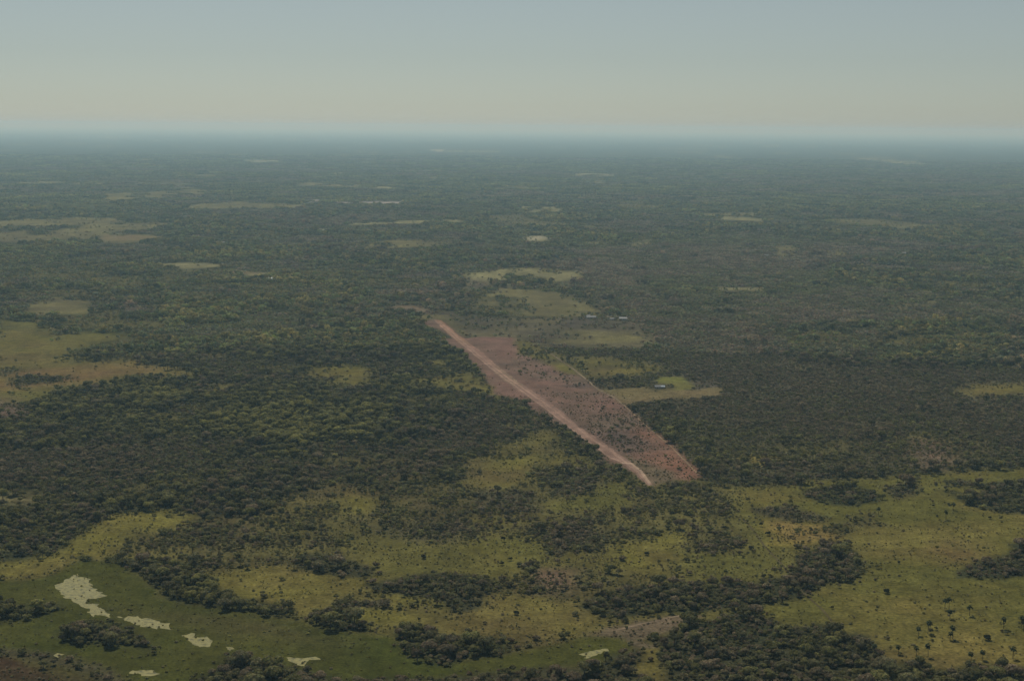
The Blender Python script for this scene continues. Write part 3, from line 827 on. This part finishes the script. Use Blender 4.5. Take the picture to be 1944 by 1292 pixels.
def trunk_mesh(name, rng, H, r, lean=.6, limbs=4, spread=3.0):
    V, Fc = [], []
    def addt(path, radii, ns):
        v, f = tube(path, radii, ns)
        o = len(V)
        V.extend(v)
        Fc.extend([tuple(o + q for q in k) for k in f])
    lx, ly = rng.uniform(-lean, lean, 2)
    addt([(0, 0, -.3), (lx * .3, ly * .3, H * .3), (lx * .7, ly * .7, H * .6), (lx, ly, H * .85)], [r * 1.3, r, r * .7, r * .3], 6)
    for k in range(limbs):
        a = 2 * math.pi * k / limbs + rng.uniform(-.4, .4)
        z = H * rng.uniform(.28, .5)
        e = spread * rng.uniform(.6, 1)
        addt([(lx * .4, ly * .4, z), (math.cos(a) * e * .5, math.sin(a) * e * .5, z + H * .2), (math.cos(a) * e, math.sin(a) * e, z + H * .36)], [r * .55, r * .35, r * .12], 4)
    return mesh_np(name, np.array(V), np.array(Fc), 4, [M_BARK], True)

PR = np.random.default_rng(5)
TREES = []      # (crown mesh, trunk mesh, radius, height)
for k in range(6):
    R = [4.6, 5.6, 4.0, 6.2, 5.0, 3.4][k]
    H = [10.5, 11.5, 11.0, 10.0, 8.5, 9.5][k]
    z0 = H * [.28, .30, .22, .34, .28, .20][k]
    P, Q = crown_points(PR, R, H, z0, [9, 12, 8, 12, 9, 7][k], 1500)
    V = quads_on(P, Q, PR.uniform(.55, 1.25, len(P)) * R / 5, PR, .38)
    TREES.append((leaf_mesh('crown', V, PR), trunk_mesh('trunk', PR, H, .24 + .02 * k, .7, 4, R * .6), R, H))
BUSHES = []     # (mesh, radius, height)
for k in range(6):
    R = [1.9, 2.5, 1.6, 2.9, 2.1, 1.4][k]
    H = [2.7, 3.2, 3.3, 3.4, 4.0, 2.1][k]
    P, Q = crown_points(PR, R, H, .15, [5, 7, 5, 8, 5, 4][k], 420, .8)
    V = quads_on(P, Q, PR.uniform(.45, .95, len(P)) * max(R, 1.8) / 2.2, PR, .4)
    BUSHES.append((leaf_mesh('shrub', V, PR), R, H))
PALMS = []
for k in range(3):
    H = [6.4, 7.4, 5.2][k]
    lx, ly = PR.uniform(-.4, .4, 2)
    v, f = tube([(0, 0, -.2), (lx * .3, ly * .3, H * .4), (lx, ly, H)], [.20, .15, .13], 6)
    tm = mesh_np('trunk', np.array(v), np.array(f), 4, [M_BARK], True)
    V = []
    for j in range(26):
        a = 2.4 * j + PR.uniform(-.2, .2)
        up = PR.uniform(-.55, 1.15)
        ln = PR.uniform(1.8, 2.5)
        d = np.array([math.cos(a) * math.cos(up), math.sin(a) * math.cos(up), math.sin(up)])
        sd = np.array([-math.sin(a), math.cos(a), 0])
        p0 = np.array([lx, ly, H])
        pts = [p0 + d * ln * t + np.array([0, 0, -.45 * ln * t * t]) for t in (.25, .6, 1.0)]
        wd = [.2, .72, .14]
        for q in range(2):
            V += [pts[q] - sd * wd[q], pts[q] + sd * wd[q], pts[q + 1] + sd * wd[q + 1], pts[q + 1] - sd * wd[q + 1]]
    PALMS.append((leaf_mesh('crown', np.array(V), PR), tm, 2.2, H))

def patch_mesh(kind, size, seed):
    """a patch of far canopy: many crowns in one mesh (used only for the far woods)"""
    rng = np.random.default_rng(seed)
    VV, LV = [], []
    sp, q = {'wood': (5.0, 30), 'bush': (3.1, 9), 'far': (8.0, 11), 'farbush': (6.2, 6), 'sparse': (9.5, 14)}[kind]
    n = int((size / sp) ** 2)
    for i in range(n):
        x, y = rng.uniform(-size * .62, size * .62, 2)
        if max(abs(x), abs(y)) > size * .5 and rng.random() < .5:
            continue
        if kind in ('wood', 'far'):
            k_ = .40 + .75 * rng.random() ** 2 if kind == 'wood' else rng.uniform(.6, 1.1)
            R, H = 5.0 * k_ * rng.uniform(.85, 1.15), 10.2 * k_ * rng.uniform(.85, 1.15)
        else:
            R, H = rng.uniform(1.4, 2.9), rng.uniform(1.8, 4.2)
            if kind == 'sparse':
                R *= 1.15
            if kind == 'farbush':
                R *= 1.6
        d = rng.normal(0, 1, (q, 3))
        d /= np.linalg.norm(d, axis=1)[:, None]
        d[:, 2] = np.where(d[:, 2] < -.2, -d[:, 2], d[:, 2])
        hz = min(R * .8, H * .48)
        P = np.array([x, y, H - hz]) + d * np.array([R, R, hz]) * rng.uniform(.75, 1.05, (q, 1))
        s = R * math.sqrt(7.0 / q) * rng.uniform(.8, 1.3, q)
        VV.append(quads_on(P, d, s, rng, .32))
        t = rng.uniform(.70, 1.46) * np.array([rng.uniform(.85, 1.2), 1, rng.uniform(.8, 1.15)])
        LV.append(np.repeat(t[None], q, 0))
    return leaf_mesh(kind + '_patch', np.concatenate(VV), rng, np.concatenate(LV), .22)

# candidate positions
def grid_points(sp, r0, r1, half=24.5, seed=0):
    t = math.tan(math.radians(half))
    X, Y = np.meshgrid(np.arange(-r1 * t, r1 * t, sp), np.arange(r0 * .88, r1, sp))
    X, Y = X.ravel(), Y.ravel()
    r = np.random.default_rng(seed)
    X = X + r.uniform(-.48, .48, len(X)) * sp
    Y = Y + r.uniform(-.48, .48, len(Y)) * sp
    d = np.hypot(X, Y)
    k = (np.abs(X) < Y * t) & (d > r0) & (d < r1)
    return X[k], Y[k]

R_NEAR, R_MID, R_FAR = 2100.0, 6200.0, 16000.0
def tree_field(sp, r0, r1, seed, which):
    x, y = grid_points(sp, r0, r1, seed=seed)
    col, par = cover(x, y)
    r = np.random.default_rng(seed + 1)
    u = r.random(len(x))
    hh = 4.0 if which == 'big' else 1.8
    q = CAM_H / (CAM_H - hh)
    pt = cover(x * q, y * q)[1]
    ci = 0 if which == 'big' else 1
    den = np.minimum(par[:, ci], pt[:, ci])
    cl = fbm(x, y, 34, 811 + seed, 2)
    cl = sstep(.40, .62, cl)
    clp = par[:, 3]
    if which == 'bush':
        den = den * ((1 - clp) + clp * cl * 2.0)
    k = (u < den) & (sdf(STRIP_W, x, y, 20) < -3.0)          # the strip is kept clear
    x, y, par = x[k], y[k], par[k]
    rnd = r.random(len(x))
    tone = np.clip(fbm(x, y, 95, 907, 3) * .55 + fbm(x, y, 330, 911, 3) * .45, 0, 1)
    tone = np.clip((tone - .5) * 1.7 + .5, 0, 1)
    lc = leaf_color(par[:, 2], rnd, tone)
    return x, y, par, lc, rnd, r

proto_col = bpy.data.collections.new('prototypes')       # never linked to the scene: sources for the scattered woods
def source(name, me):
    c = bpy.data.collections.new(name)
    o = bpy.data.objects.new(name, me)
    c.objects.link(o)
    return o

def join_tree(cm, tm):
    """crown and trunk as one mesh, two material slots, for the scattered woods"""
    nv = len(cm.vertices)
    a = np.empty(nv * 3, np.float32)
    cm.vertices.foreach_get('co', a)
    b = np.empty(len(tm.vertices) * 3, np.float32)
    tm.vertices.foreach_get('co', b)
    fa = np.arange(nv).reshape(-1, 4)
    fb = np.empty(len(tm.loops), np.int32)
    tm.loops.foreach_get('vertex_index', fb)
    fb = fb.reshape(-1, 4) + nv
    me = mesh_np('tree', np.concatenate([a, b]).reshape(-1, 3), np.concatenate([fa, fb]), 4, [M_LEAF, M_BARK])
    mi = np.concatenate([np.zeros(len(fa), np.int32), np.ones(len(fb), np.int32)])
    me.polygons.foreach_set('material_index', mi)
    l1 = np.empty(len(fa) * 3, np.float32)
    cm.attributes['lv'].data.foreach_get('vector', l1)
    at = me.attributes.new('lv', 'FLOAT_VECTOR', 'FACE')
    at.data.foreach_set('vector', np.concatenate([l1, np.ones(len(fb) * 3, np.float32)]))
    return me

def scatter(name, protos, x, y, rot, scl, lc, idx, **props):
    """ONE object of kind stuff: a cloud of points with a geometry-nodes instancer"""
    me = bpy.data.meshes.new(name)
    me.vertices.add(len(x))
    me.vertices.foreach_set('co', np.column_stack([x, y, np.full(len(x), -.02)]).astype(np.float32).ravel())
    for nm, typ, key, dat in (('rot', 'FLOAT_VECTOR', 'vector', np.column_stack([0 * x, 0 * x, rot])), ('scl', 'FLOAT_VECTOR', 'vector', scl), ('leafcol', 'FLOAT_VECTOR', 'vector', lc), ('pick', 'INT', 'value', idx)):
        at = me.attributes.new(nm, typ, 'POINT')
        at.data.foreach_set(key, np.asarray(dat, np.int32 if typ == 'INT' else np.float32).ravel())
    for m in (M_LEAF, M_BARK):
        me.materials.append(m)
    o = add_obj(name, me, kind='stuff', **props)
    ng = bpy.data.node_groups.new(name + '_nodes', 'GeometryNodeTree')
    ng.interface.new_socket('Geometry', in_out='INPUT', socket_type='NodeSocketGeometry')
    ng.interface.new_socket('Geometry', in_out='OUTPUT', socket_type='NodeSocketGeometry')
    gi, go = ng.nodes.new('NodeGroupInput'), ng.nodes.new('NodeGroupOutput')
    mp = ng.nodes.new('GeometryNodeMeshToPoints')
    ng.links.new(gi.outputs[0], mp.inputs['Mesh'])
    g2i = ng.nodes.new('GeometryNodeGeometryToInstance')
    for p in reversed(protos):
        oi = ng.nodes.new('GeometryNodeObjectInfo')
        oi.inputs['Object'].default_value = p
        oi.inputs['As Instance'].default_value = True
        ng.links.new(oi.outputs['Geometry'], g2i.inputs[0])
    def att(nm, typ):
        q = ng.nodes.new('GeometryNodeInputNamedAttribute')
        q.data_type = typ
        q.inputs['Name'].default_value = nm
        return q.outputs[0]
    ip = ng.nodes.new('GeometryNodeInstanceOnPoints')
    ip.inputs['Pick Instance'].default_value = True
    ng.links.new(mp.outputs[0], ip.inputs['Points'])
    ng.links.new(g2i.outputs[0], ip.inputs['Instance'])
    ng.links.new(att('pick', 'INT'), ip.inputs['Instance Index'])
    ng.links.new(att('rot', 'FLOAT_VECTOR'), ip.inputs['Rotation'])
    ng.links.new(att('scl', 'FLOAT_VECTOR'), ip.inputs['Scale'])
    ng.links.new(ip.outputs[0], go.inputs[0])
    md = o.modifiers.new('scatter', 'NODES')
    md.node_group = ng
    return o

# near trees and shrubs: the largest in view become objects, the rest are stuff
bx, by, bpar, blc, brnd, brg = tree_field(5.7, 760, R_NEAR, 41, 'big')
bidx = brg.integers(0, 6, len(bx))
bs = (.40 + .75 * brg.random(len(bx)) ** 2.0) * (1 + .12 * (bpar[:, 2] > .6))
sx, sy, spar, slc, srnd, srg = tree_field(3.9, 760, R_NEAR, 43, 'bush')
sidx = srg.integers(0, 6, len(sx))
ss = (.45 + .85 * srg.random(len(sx)) ** 1.5) * spar[:, 4]

TREE_R = np.array([t[2] for t in TREES])
TREE_H = np.array([t[3] for t in TREES])
BUSH_R = np.array([b[1] for b in BUSHES])

def nearest_in_view(x, y, size, h, n):
    px, py, f = project(x, y, h * .5)
    ok = (px > 6) & (px < 1938) & (py > 6) & (py < 1284)
    app = np.where(ok, size / f, -1)
    k = np.argsort(-app)[:n]
    return k[app[k] > 0], px, py

LABELS = {}
def tone_word(c):
    r, g, b = np.array(c) / (LEAF_K * np.array([1.32, 1.14, .96]))
    v = (r + g) / 2
    if r > g * .93 and b > r * .55:
        return 'greyish'
    if v < .058:
        return 'dark green'
    if v < .082:
        return 'olive green'
    return 'yellowish green'

def place_of(x, y):
    for key, (P, phrase) in CLUMPS.items():
        if sdf(P, np.array([x]), np.array([y]), 20)[0] > -9:
            return key, phrase
    px, py, _ = project(x, y, 0.0)
    if px > 1330 and py > 1110:
        return 'palm_grass', 'green palm grassland'
    if px < 420 and py > 1040:
        return 'marsh_side', 'ground around the marsh'
    if px > 1500:
        return 'right_grass', 'wide right grassland'
    if px > 1130:
        return 'mid_right', 'scrub below airstrip end'
    if py > 1100:
        return 'mid_low', 'yellow grass above marsh'
    if px > 690:
        return 'mid_savanna', 'shrubby middle savanna'
    return 'left_savanna', 'scrub beside yellow strip'
ORD = 'first second third fourth fifth sixth seventh eighth ninth tenth eleventh twelfth thirteenth fourteenth fifteenth sixteenth seventeenth eighteenth nineteenth twentieth'.split()

def label_all(recs, noun):
    """recs: dicts with obj, px, py, key, phrase, tone, size. A label for each: look, then place in its clump, then order from the left."""
    by = {}
    for r in recs:
        by.setdefault(r['key'], []).append(r)
    for key, rs in by.items():
        xs = sorted(r['px'] for r in rs)
        n = len(rs)
        cuts = [xs[(n * q) // 5] for q in range(1, 5)] if n > 30 else [-1e9, xs[n // 3], xs[(2 * n) // 3], 1e9]
        names5 = ('far left', 'left', 'middle', 'right', 'far right')
        for r in rs:
            near = [q['py'] for q in rs if abs(q['px'] - r['px']) < 60]
            mid = sorted(near)[len(near) // 2]
            r['side'] = '' if n < 4 else ('front' if r['py'] >= mid else 'rear')
            r['third'] = '' if n < 6 else names5[sum(r['px'] >= c_ for c_ in cuts)]
            r['k'] = (r['size'], r['tone'], r['side'], r['third'])
        sets = {}
        for r in rs:
            sets.setdefault(r['k'], []).append(r)
        for k, q in sets.items():
            q.sort(key=lambda r: r['px'])
            for i, r in enumerate(q):
                look = (k[0] + ' ' if k[0] else '') + k[1]
                where = ' '.join(w_ for w_ in (k[2], k[3]) if w_)
                where = ('at ' + where + ' of ' if where else 'in ')
                if len(q) == 1:
                    t = look + ' ' + noun + ' ' + where + r['phrase']
                else:
                    t = ORD[min(i, 19)] + ' ' + look + ' ' + noun + ' from left ' + where + r['phrase']
                assert len(t.split()) <= 16, t
                r['obj']['label'] = t
                r['obj']['group'] = noun + 's in the ' + r['phrase']

kt, tpx, tpy = nearest_in_view(bx, by, TREE_R[bidx] * bs, TREE_H[bidx] * bs, 290)
recs = []
for i in kt:
    cm, tm, R, H = TREES[bidx[i]]
    e = bpy.data.objects.new('broadleaf_tree', None)
    COL.objects.link(e)
    e.location = (bx[i], by[i], -.02)
    e.rotation_euler = (0, 0, brg.uniform(0, 6.28))
    e.scale = (bs[i],) * 3
    e.empty_display_size = 1.0
    e['category'] = 'tree'
    add_obj('trunk', tm, e)
    c = add_obj('crown', cm, e)
    c['leafcol'] = [float(q) for q in blc[i]]
    key, phrase = place_of(bx[i], by[i])
    hh = H * bs[i]
    recs.append(dict(obj=e, px=tpx[i], py=tpy[i], key=key, phrase=phrase, tone=tone_word(blc[i]), size='tall' if hh > 10.2 else ('low' if hh < 8.2 else '')))
label_all(recs, 'tree')
mk = np.ones(len(bx), bool)
mk[kt] = False
tree_src = [source('tree_source', join_tree(t[0], t[1])) for t in TREES]
scatter('forest', tree_src, bx[mk], by[mk], brg.uniform(0, 6.28, mk.sum()), np.repeat(bs[mk][:, None], 3, 1) * brg.uniform(.9, 1.1, (mk.sum(), 3)), blc[mk], bidx[mk])

ks, spx, spy = nearest_in_view(sx, sy, BUSH_R[sidx] * ss, 1.5 * ss, 290)
recs = []
for i in ks:
    me, R, H = BUSHES[sidx[i]]
    o = add_obj('shrub', me, category='shrub')
    o.location = (sx[i], sy[i], -.02)
    o.rotation_euler = (0, 0, srg.uniform(0, 6.28))
    o.scale = (ss[i],) * 3
    o['leafcol'] = [float(q) for q in slc[i]]
    key, phrase = place_of(sx[i], sy[i])
    hh = H * ss[i]
    recs.append(dict(obj=o, px=spx[i], py=spy[i], key=key, phrase=phrase, tone=tone_word(slc[i]), size='tall' if hh > 3.9 else ('low' if hh < 2.9 else '')))
label_all(recs, 'shrub')
mk = np.ones(len(sx), bool)
mk[ks] = False
bush_src = [source('bush_source', b[0]) for b in BUSHES]
scatter('shrubbery', bush_src, sx[mk], sy[mk], srg.uniform(0, 6.28, mk.sum()), np.repeat(ss[mk][:, None], 3, 1) * srg.uniform(.85, 1.15, (mk.sum(), 3)), slc[mk], sidx[mk])

# small tussocks and seedlings in the open ground: far too many to count
tx, ty = grid_points(2.7, 780, 1750, seed=47)
tpar = cover(tx, ty)[1]
trg = np.random.default_rng(48)
tk = trg.random(len(tx)) < tpar[:, 5] * (.25 + 1.5 * sstep(.35, .65, fbm(tx, ty, 16, 821, 3)))
tk &= sdf(STRIP_W, tx, ty, 20) < -1.0
tx, ty, tpar = tx[tk], ty[tk], tpar[tk]
tlc = leaf_color(tpar[:, 2], trg.random(len(tx)), fbm(tx, ty, 60, 907, 3)) * 1.1
ts = trg.uniform(.14, .46, (len(tx), 1)) * np.array([[1, 1, .75]])
scatter('undergrowth', bush_src, tx, ty, trg.uniform(0, 6.28, len(tx)), ts, tlc, trg.integers(0, 6, len(tx)))

# middle and far woods: patches of canopy
def patches(name, sp, r0, r1, seed, kinds, nvar):
    x, y = grid_points(sp, r0, r1, seed=seed)
    col, par = cover(x, y)
    r = np.random.default_rng(seed + 2)
    u = r.random(len(x))
    q = CAM_H / (CAM_H - 5.0)
    pt = cover(x * q, y * q)[1]
    tree0, tree1 = np.minimum(par[:, 0], pt[:, 0]), np.minimum(par[:, 1], pt[:, 1])
    wood = u < tree0
    bush = ~wood & (r.random(len(x)) < np.clip(tree1 * (1.25 - .4 * par[:, 3]), 0, 1))
    sparse = len(kinds) > 2
    thin = np.zeros(len(x), bool)
    if sparse:
        open_ = (tree1 < .68) & (tree0 < .25)
        bush &= ~open_
        wood &= ~open_
        thin = open_ & (r.random(len(x)) < tree1 * 1.9)
    k = (wood | bush | thin) & (sdf(STRIP_W, x, y, 40) < -13.0)
    x, y, par, wood, thin = x[k], y[k], par[k], wood[k], thin[k]
    rnd = r.random(len(x)) * .5 + .25
    tone = np.clip(fbm(x, y, 180, 907, 3) * .5 + fbm(x, y, 700, 911, 3) * .5, 0, 1)
    tone = np.clip((tone - .5) * 1.7 + .5, 0, 1)
    lc = leaf_color(par[:, 2], rnd, tone)
    lc = lc * np.array([.93, 1.0, 1.05])        # bluish haze of distance put into the leaf colour of these patches
    src = [source(kinds[0] + '_source', patch_mesh(kinds[0], sp, seed + q)) for q in range(nvar)] + [source(kinds[1] + '_source', patch_mesh(kinds[1], sp, seed + 50 + q)) for q in range(nvar)]
    if sparse:
        src += [source('sparse_source', patch_mesh('sparse', sp, seed + 90 + q)) for q in range(nvar)]
    idx = r.integers(0, nvar, len(x)) + np.where(thin, 2 * nvar, np.where(wood, 0, nvar))
    s = r.uniform(.9, 1.12, (len(x), 1)) * np.ones((1, 3))
    s[:, 2] *= r.uniform(.8, 1.2, len(x))
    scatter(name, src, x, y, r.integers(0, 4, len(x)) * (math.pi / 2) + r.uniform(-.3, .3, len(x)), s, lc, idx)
    return len(x)
n1 = patches('distant_forest', 21.0, R_NEAR - 15, R_MID, 61, ('wood', 'bush', 'sparse'), 6)
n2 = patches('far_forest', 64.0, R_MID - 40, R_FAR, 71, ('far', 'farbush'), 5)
print('COUNTS trees', len(bx), 'shrubs', len(sx), 'patches', n1, n2, 'tufts', len(tx))

# palms and lone trees standing in the right grassland: each is a thing with its own label
PALM_AT = [
    (13, 1095, 370, 0, 'shorter palm of the upper pair above the grassland centre'),
    (13, 1140, 372, 1, 'taller palm of the upper pair above the grassland centre'),
    (13, 1150, 470, 2, 'squat palm just below the upper palm pair'),
    (13, 1360, 440, 0, 'lone palm standing right of the upper palm pair'),
    (13, 912, 632, 1, 'dark full palm standing alone in the middle of the grassland'),
    (13, 812, 655, 2, 'thin small palm just left of the full lone palm'),
    (13, 1180, 690, 1, 'tall palm of the pair above the two round-headed palms'),
    (13, 1150, 700, 2, 'small palm leaning beside the tall palm right of centre'),
    (13, 1725, 580, 0, 'palm near the right edge above the spreading dark bush'),
    (13, 1912, 575, 1, 'rightmost tall palm beside the edge of the grassland'),
    (13, 1935, 580, 2, 'rightmost short palm beside the edge of the grassland'),
    (13, 330, 868, 1, 'slim palm at the corner of the front thicket'),
    (13, 790, 862, 2, 'short brown palm left of the round-headed palm'),
    (13, 915, 880, 1, 'big round-headed palm above the front tree row'),
    (13, 1825, 900, 0, 'palm by the lower right edge of the grassland'),
    (13, 1500, 910, 2, 'small palm low in the right grassland'),
    (13, 1375, 930, 2, 'small palm left of the low right one above the front trees'),
    (13, 600, 850, 2, 'tiny palm between thicket corner and brown palm'),
    (3, 1500, 375, 0, 'lone palm on the far side of the right grassland'),
    (3, 1540, 320, 2, 'short palm below the wood behind the right grassland'),
    (3, 1118, 350, 0, 'palm beside the sparse bushes near the dry yellow patch'),
    (3, 250, 715, 1, 'tall palm standing above the long curving wood'),
]
for k, px, py, v, lab in PALM_AT:
    gxx, gyy = G(*Z(k, [(px, py)])[0])
    cm, tm, R, H = PALMS[v]
    e = bpy.data.objects.new('palm_tree', None)
    COL.objects.link(e)
    e.location = (gxx, gyy, 0)
    e.rotation_euler = (0, 0, random.uniform(0, 6.28))
    e.scale = (random.uniform(.92, 1.12),) * 3
    e['label'], e['category'], e['group'] = lab, 'palm', 'palms in the right grassland'
    add_obj('trunk', tm, e)
    c = add_obj('crown', cm, e)
    c['leafcol'] = [.055, .068, .034]

LONE = [
    (13, 1550, 700, 3, .95, 'spreading dark bush alone near the right of the grassland'),
    (13, 470, 200, 3, .9, 'wide grey bush in the grassland below the curving wood'),
    (3, 1750, 372, 0, .9, 'dark round bush alone below the wood on the right'),
    (3, 1430, 305, 2, .9, 'reddish dark bush high in the right grassland'),
    (3, 1232, 625, 5, 1.0, 'black round bush alone right of the curving wood'),
    (3, 1450, 362, 5, .9, 'tiny dark bush beside the lone far palm'),
    (3, 490, 465, 0, 1.3, 'round bush at the left rim of the dry yellow patch'),
    (3, 452, 415, 4, .9, 'upright bush above the rim of the dry yellow patch'),
    (3, 335, 528, 0, 1.0, 'dark round bush left of the faint diagonal track'),
    (3, 395, 545, 1, .9, 'broad dark bush beside the faint diagonal track'),
    (3, 245, 430, 1, .9, 'reddish bush in the scrub left of the diagonal track'),
    (2, 906, 634, 0, 1.0, 'left one of two round dark bushes in plain grass'),
    (2, 953, 608, 0, 1.0, 'right one of two round dark bushes in plain grass'),
    (2, 915, 500, 4, 1.1, 'upright bush standing alone above the plain yellow grass'),
    (2, 1728, 577, 1, .85, 'dark bush alone in the bright grass below the scrub'),
    (2, 988, 915, 1, .9, 'brown bush in the yellow grass below the dark grove'),
    (2, 435, 948, 5, .9, 'tiny dark bush in the yellow grass beside the marsh bank'),
    (2, 462, 597, 1, .9, 'dark bush in the grass above the dark middle grove'),
]
for k, px, py, v, s, lab in LONE:
    gxx, gyy = G(*Z(k, [(px, py)])[0])
    o = add_obj('shrub', BUSHES[v][0], category='shrub', label=lab, group='lone bushes in open grass')
    o.location = (gxx, gyy, 0)
    o.scale = (s, s, s)
    o['leafcol'] = [.048, .052, .030]

# ------------------------------------------------------------------ farm buildings
M_WALL = plain_mat('house_plaster', (.55, .50, .42), .9, .8, .1)
M_TIN = plain_mat('tin_roof', (.20, .20, .19), .6, .5, .12, .2, .1)
M_TINB = plain_mat('blue_tin_roof', (.30, .36, .40), .5, .5, .12, .5, .1)
M_WOOD = plain_mat('door_wood', (.14, .09, .06), .8, .3, .2)
M_GLASS = plain_mat('window_glass', (.03, .035, .04), .1, .5, .1, .5)

def box(x0, x1, y0, y1, z0, z1):
    v = [(x0, y0, z0), (x1, y0, z0), (x1, y1, z0), (x0, y1, z0), (x0, y0, z1), (x1, y0, z1), (x1, y1, z1), (x0, y1, z1)]
    f = [(0, 3, 2, 1), (4, 5, 6, 7), (0, 1, 5, 4), (1, 2, 6, 5), (2, 3, 7, 6), (3, 0, 4, 7)]
    return np.array(v, float), np.array(f)

def house(name, px, py, ln, wd, h, rise, roofm, rz, lab, cat, nw=3):
    e = bpy.data.objects.new(name, None)
    COL.objects.link(e)
    gxx, gyy = G(px, py)
    e.location = (gxx, gyy, 0)
    e.rotation_euler = (0, 0, rz)
    e['label'], e['category'], e['group'] = lab, cat, 'farm buildings in the far fields'
    l, d = ln / 2, wd / 2
    # walls with gables, as one shell
    v = [(-l, -d, 0), (l, -d, 0), (l, d, 0), (-l, d, 0), (-l, -d, h), (l, -d, h), (l, d, h), (-l, d, h), (-l, 0, h + rise), (l, 0, h + rise)]
    me = bpy.data.meshes.new('wall')
    me.from_pydata(v, [], [(0, 1, 5, 4), (2, 3, 7, 6), (1, 2, 6, 9, 5), (3, 0, 4, 8, 7)])
    me.materials.append(M_WALL)
    wall = add_obj('wall', me, e)
    # pitched roof with eaves and thickness
    o, t = .6, .14
    k = rise / d
    V, Fc = [], []
    for sgn in (-1, 1):
        b = len(V)
        ye, ze = sgn * (d + o), h - o * k
        for xx in (-l - o, l + o):
            V += [(xx, 0, h + rise + .05), (xx, ye, ze + .05), (xx, ye, ze + .05 + t), (xx, 0, h + rise + .05 + t)]
        Fc += [(b + 3, b + 2, b + 6, b + 7), (b, b + 4, b + 5, b + 1), (b + 1, b + 5, b + 6, b + 2), (b, b + 1, b + 2, b + 3), (b + 4, b + 7, b + 6, b + 5)]
    me = bpy.data.meshes.new('roof')
    me.from_pydata(V, [], Fc)
    me.materials.append(roofm)
    add_obj('roof', me, e)
    vv, ff = box(-.5, .5, -d - .06, -d + .02, 0, 2.05)
    add_obj('door', mesh_np('door', vv, ff, 4, [M_WOOD]), e)
    for q in range(nw):
        xx = -l * .72 + q * (l * 1.44) / max(1, nw - 1)
        if abs(xx) < 1.2:
            xx += 1.9
        vv, ff = box(xx - .5, xx + .5, -d - .05, -d + .02, 1.0, 2.0)
        add_obj('window', mesh_np('window', vv, ff, 4, [M_GLASS]), e)

house('farmhouse', *Z(12, [(440, 346)])[0], 16, 8, 2.8, 2.0, M_TIN, .25, 'long farmhouse with bright tin roof at the pasture corner', 'house', 4)
house('shed', *Z(12, [(405, 332)])[0], 11, 6, 2.6, 1.4, M_TIN, 1.0, 'shed with pale tin roof angled behind the long farmhouse', 'shed', 2)
house('hut', *Z(12, [(655, 360)])[0], 7, 5, 2.3, 1.2, M_TIN, .1, 'small pale hut between the farmhouse and the broad barn', 'hut', 2)
house('barn', *Z(12, [(770, 362)])[0], 13, 8, 3.2, 2.0, M_TIN, -.08, 'broad pale barn at the far end of the farm row', 'barn', 3)
house('cottage', *Z(12, [(1120, 1058)])[0], 7, 5, 2.5, 1.5, M_TIN, .1, 'white cottage beside the green field and the tan field', 'house', 2)
house('hut', *Z(12, [(1172, 1056)])[0], 5, 4, 2.2, 1.2, M_TINB, .0, 'little grey hut next to the white cottage by the green field', 'hut', 2)
house('shed', *Z(4, [(1545, 92)])[0], 24, 9, 3.2, 1.6, M_TINB, .05, 'long shed with blue-grey roof by the narrow yellow clearing', 'shed', 4)
house('farmhouse', *Z(7, [(836, 525)])[0], 30, 12, 3.5, 2.5, M_TIN, -.4, 'white roofed farm building alone in the far left forest', 'house', 4)
house('barn', *Z(8, [(1480, 566)])[0], 34, 12, 3.8, 2.5, M_TIN, .05, 'long pale barn far off in the right forest', 'barn', 4)
house('cottage', *Z(8, [(965, 573)])[0], 11, 8, 3.0, 2.0, M_TIN, .2, 'tiny white cottage far off in the forest above the bush', 'house', 2)

# ------------------------------------------------------------------ haze
B = 158000.0
hv, hf = box(-B, B, -B, B, -1.5, CAM_H + 70.0)
hme = mesh_np('haze', hv, hf, 4, [])
hm, ht = new_mat('haze')
pv = N(ht, 'ShaderNodeVolumePrincipled')
pv.inputs['Color'].default_value = (*HAZE_COLOR, 1)
pv.inputs['Absorption Color'].default_value = (.72, 1, .97, 1)
pv.inputs['Density'].default_value = HAZE_DENSITY
pv.inputs['Anisotropy'].default_value = 0.3
ho = N(ht, 'ShaderNodeOutputMaterial')
ht.links.new(pv.outputs[0], ho.inputs['Volume'])
hme.materials.append(hm)
add_obj('haze', hme, kind='stuff')
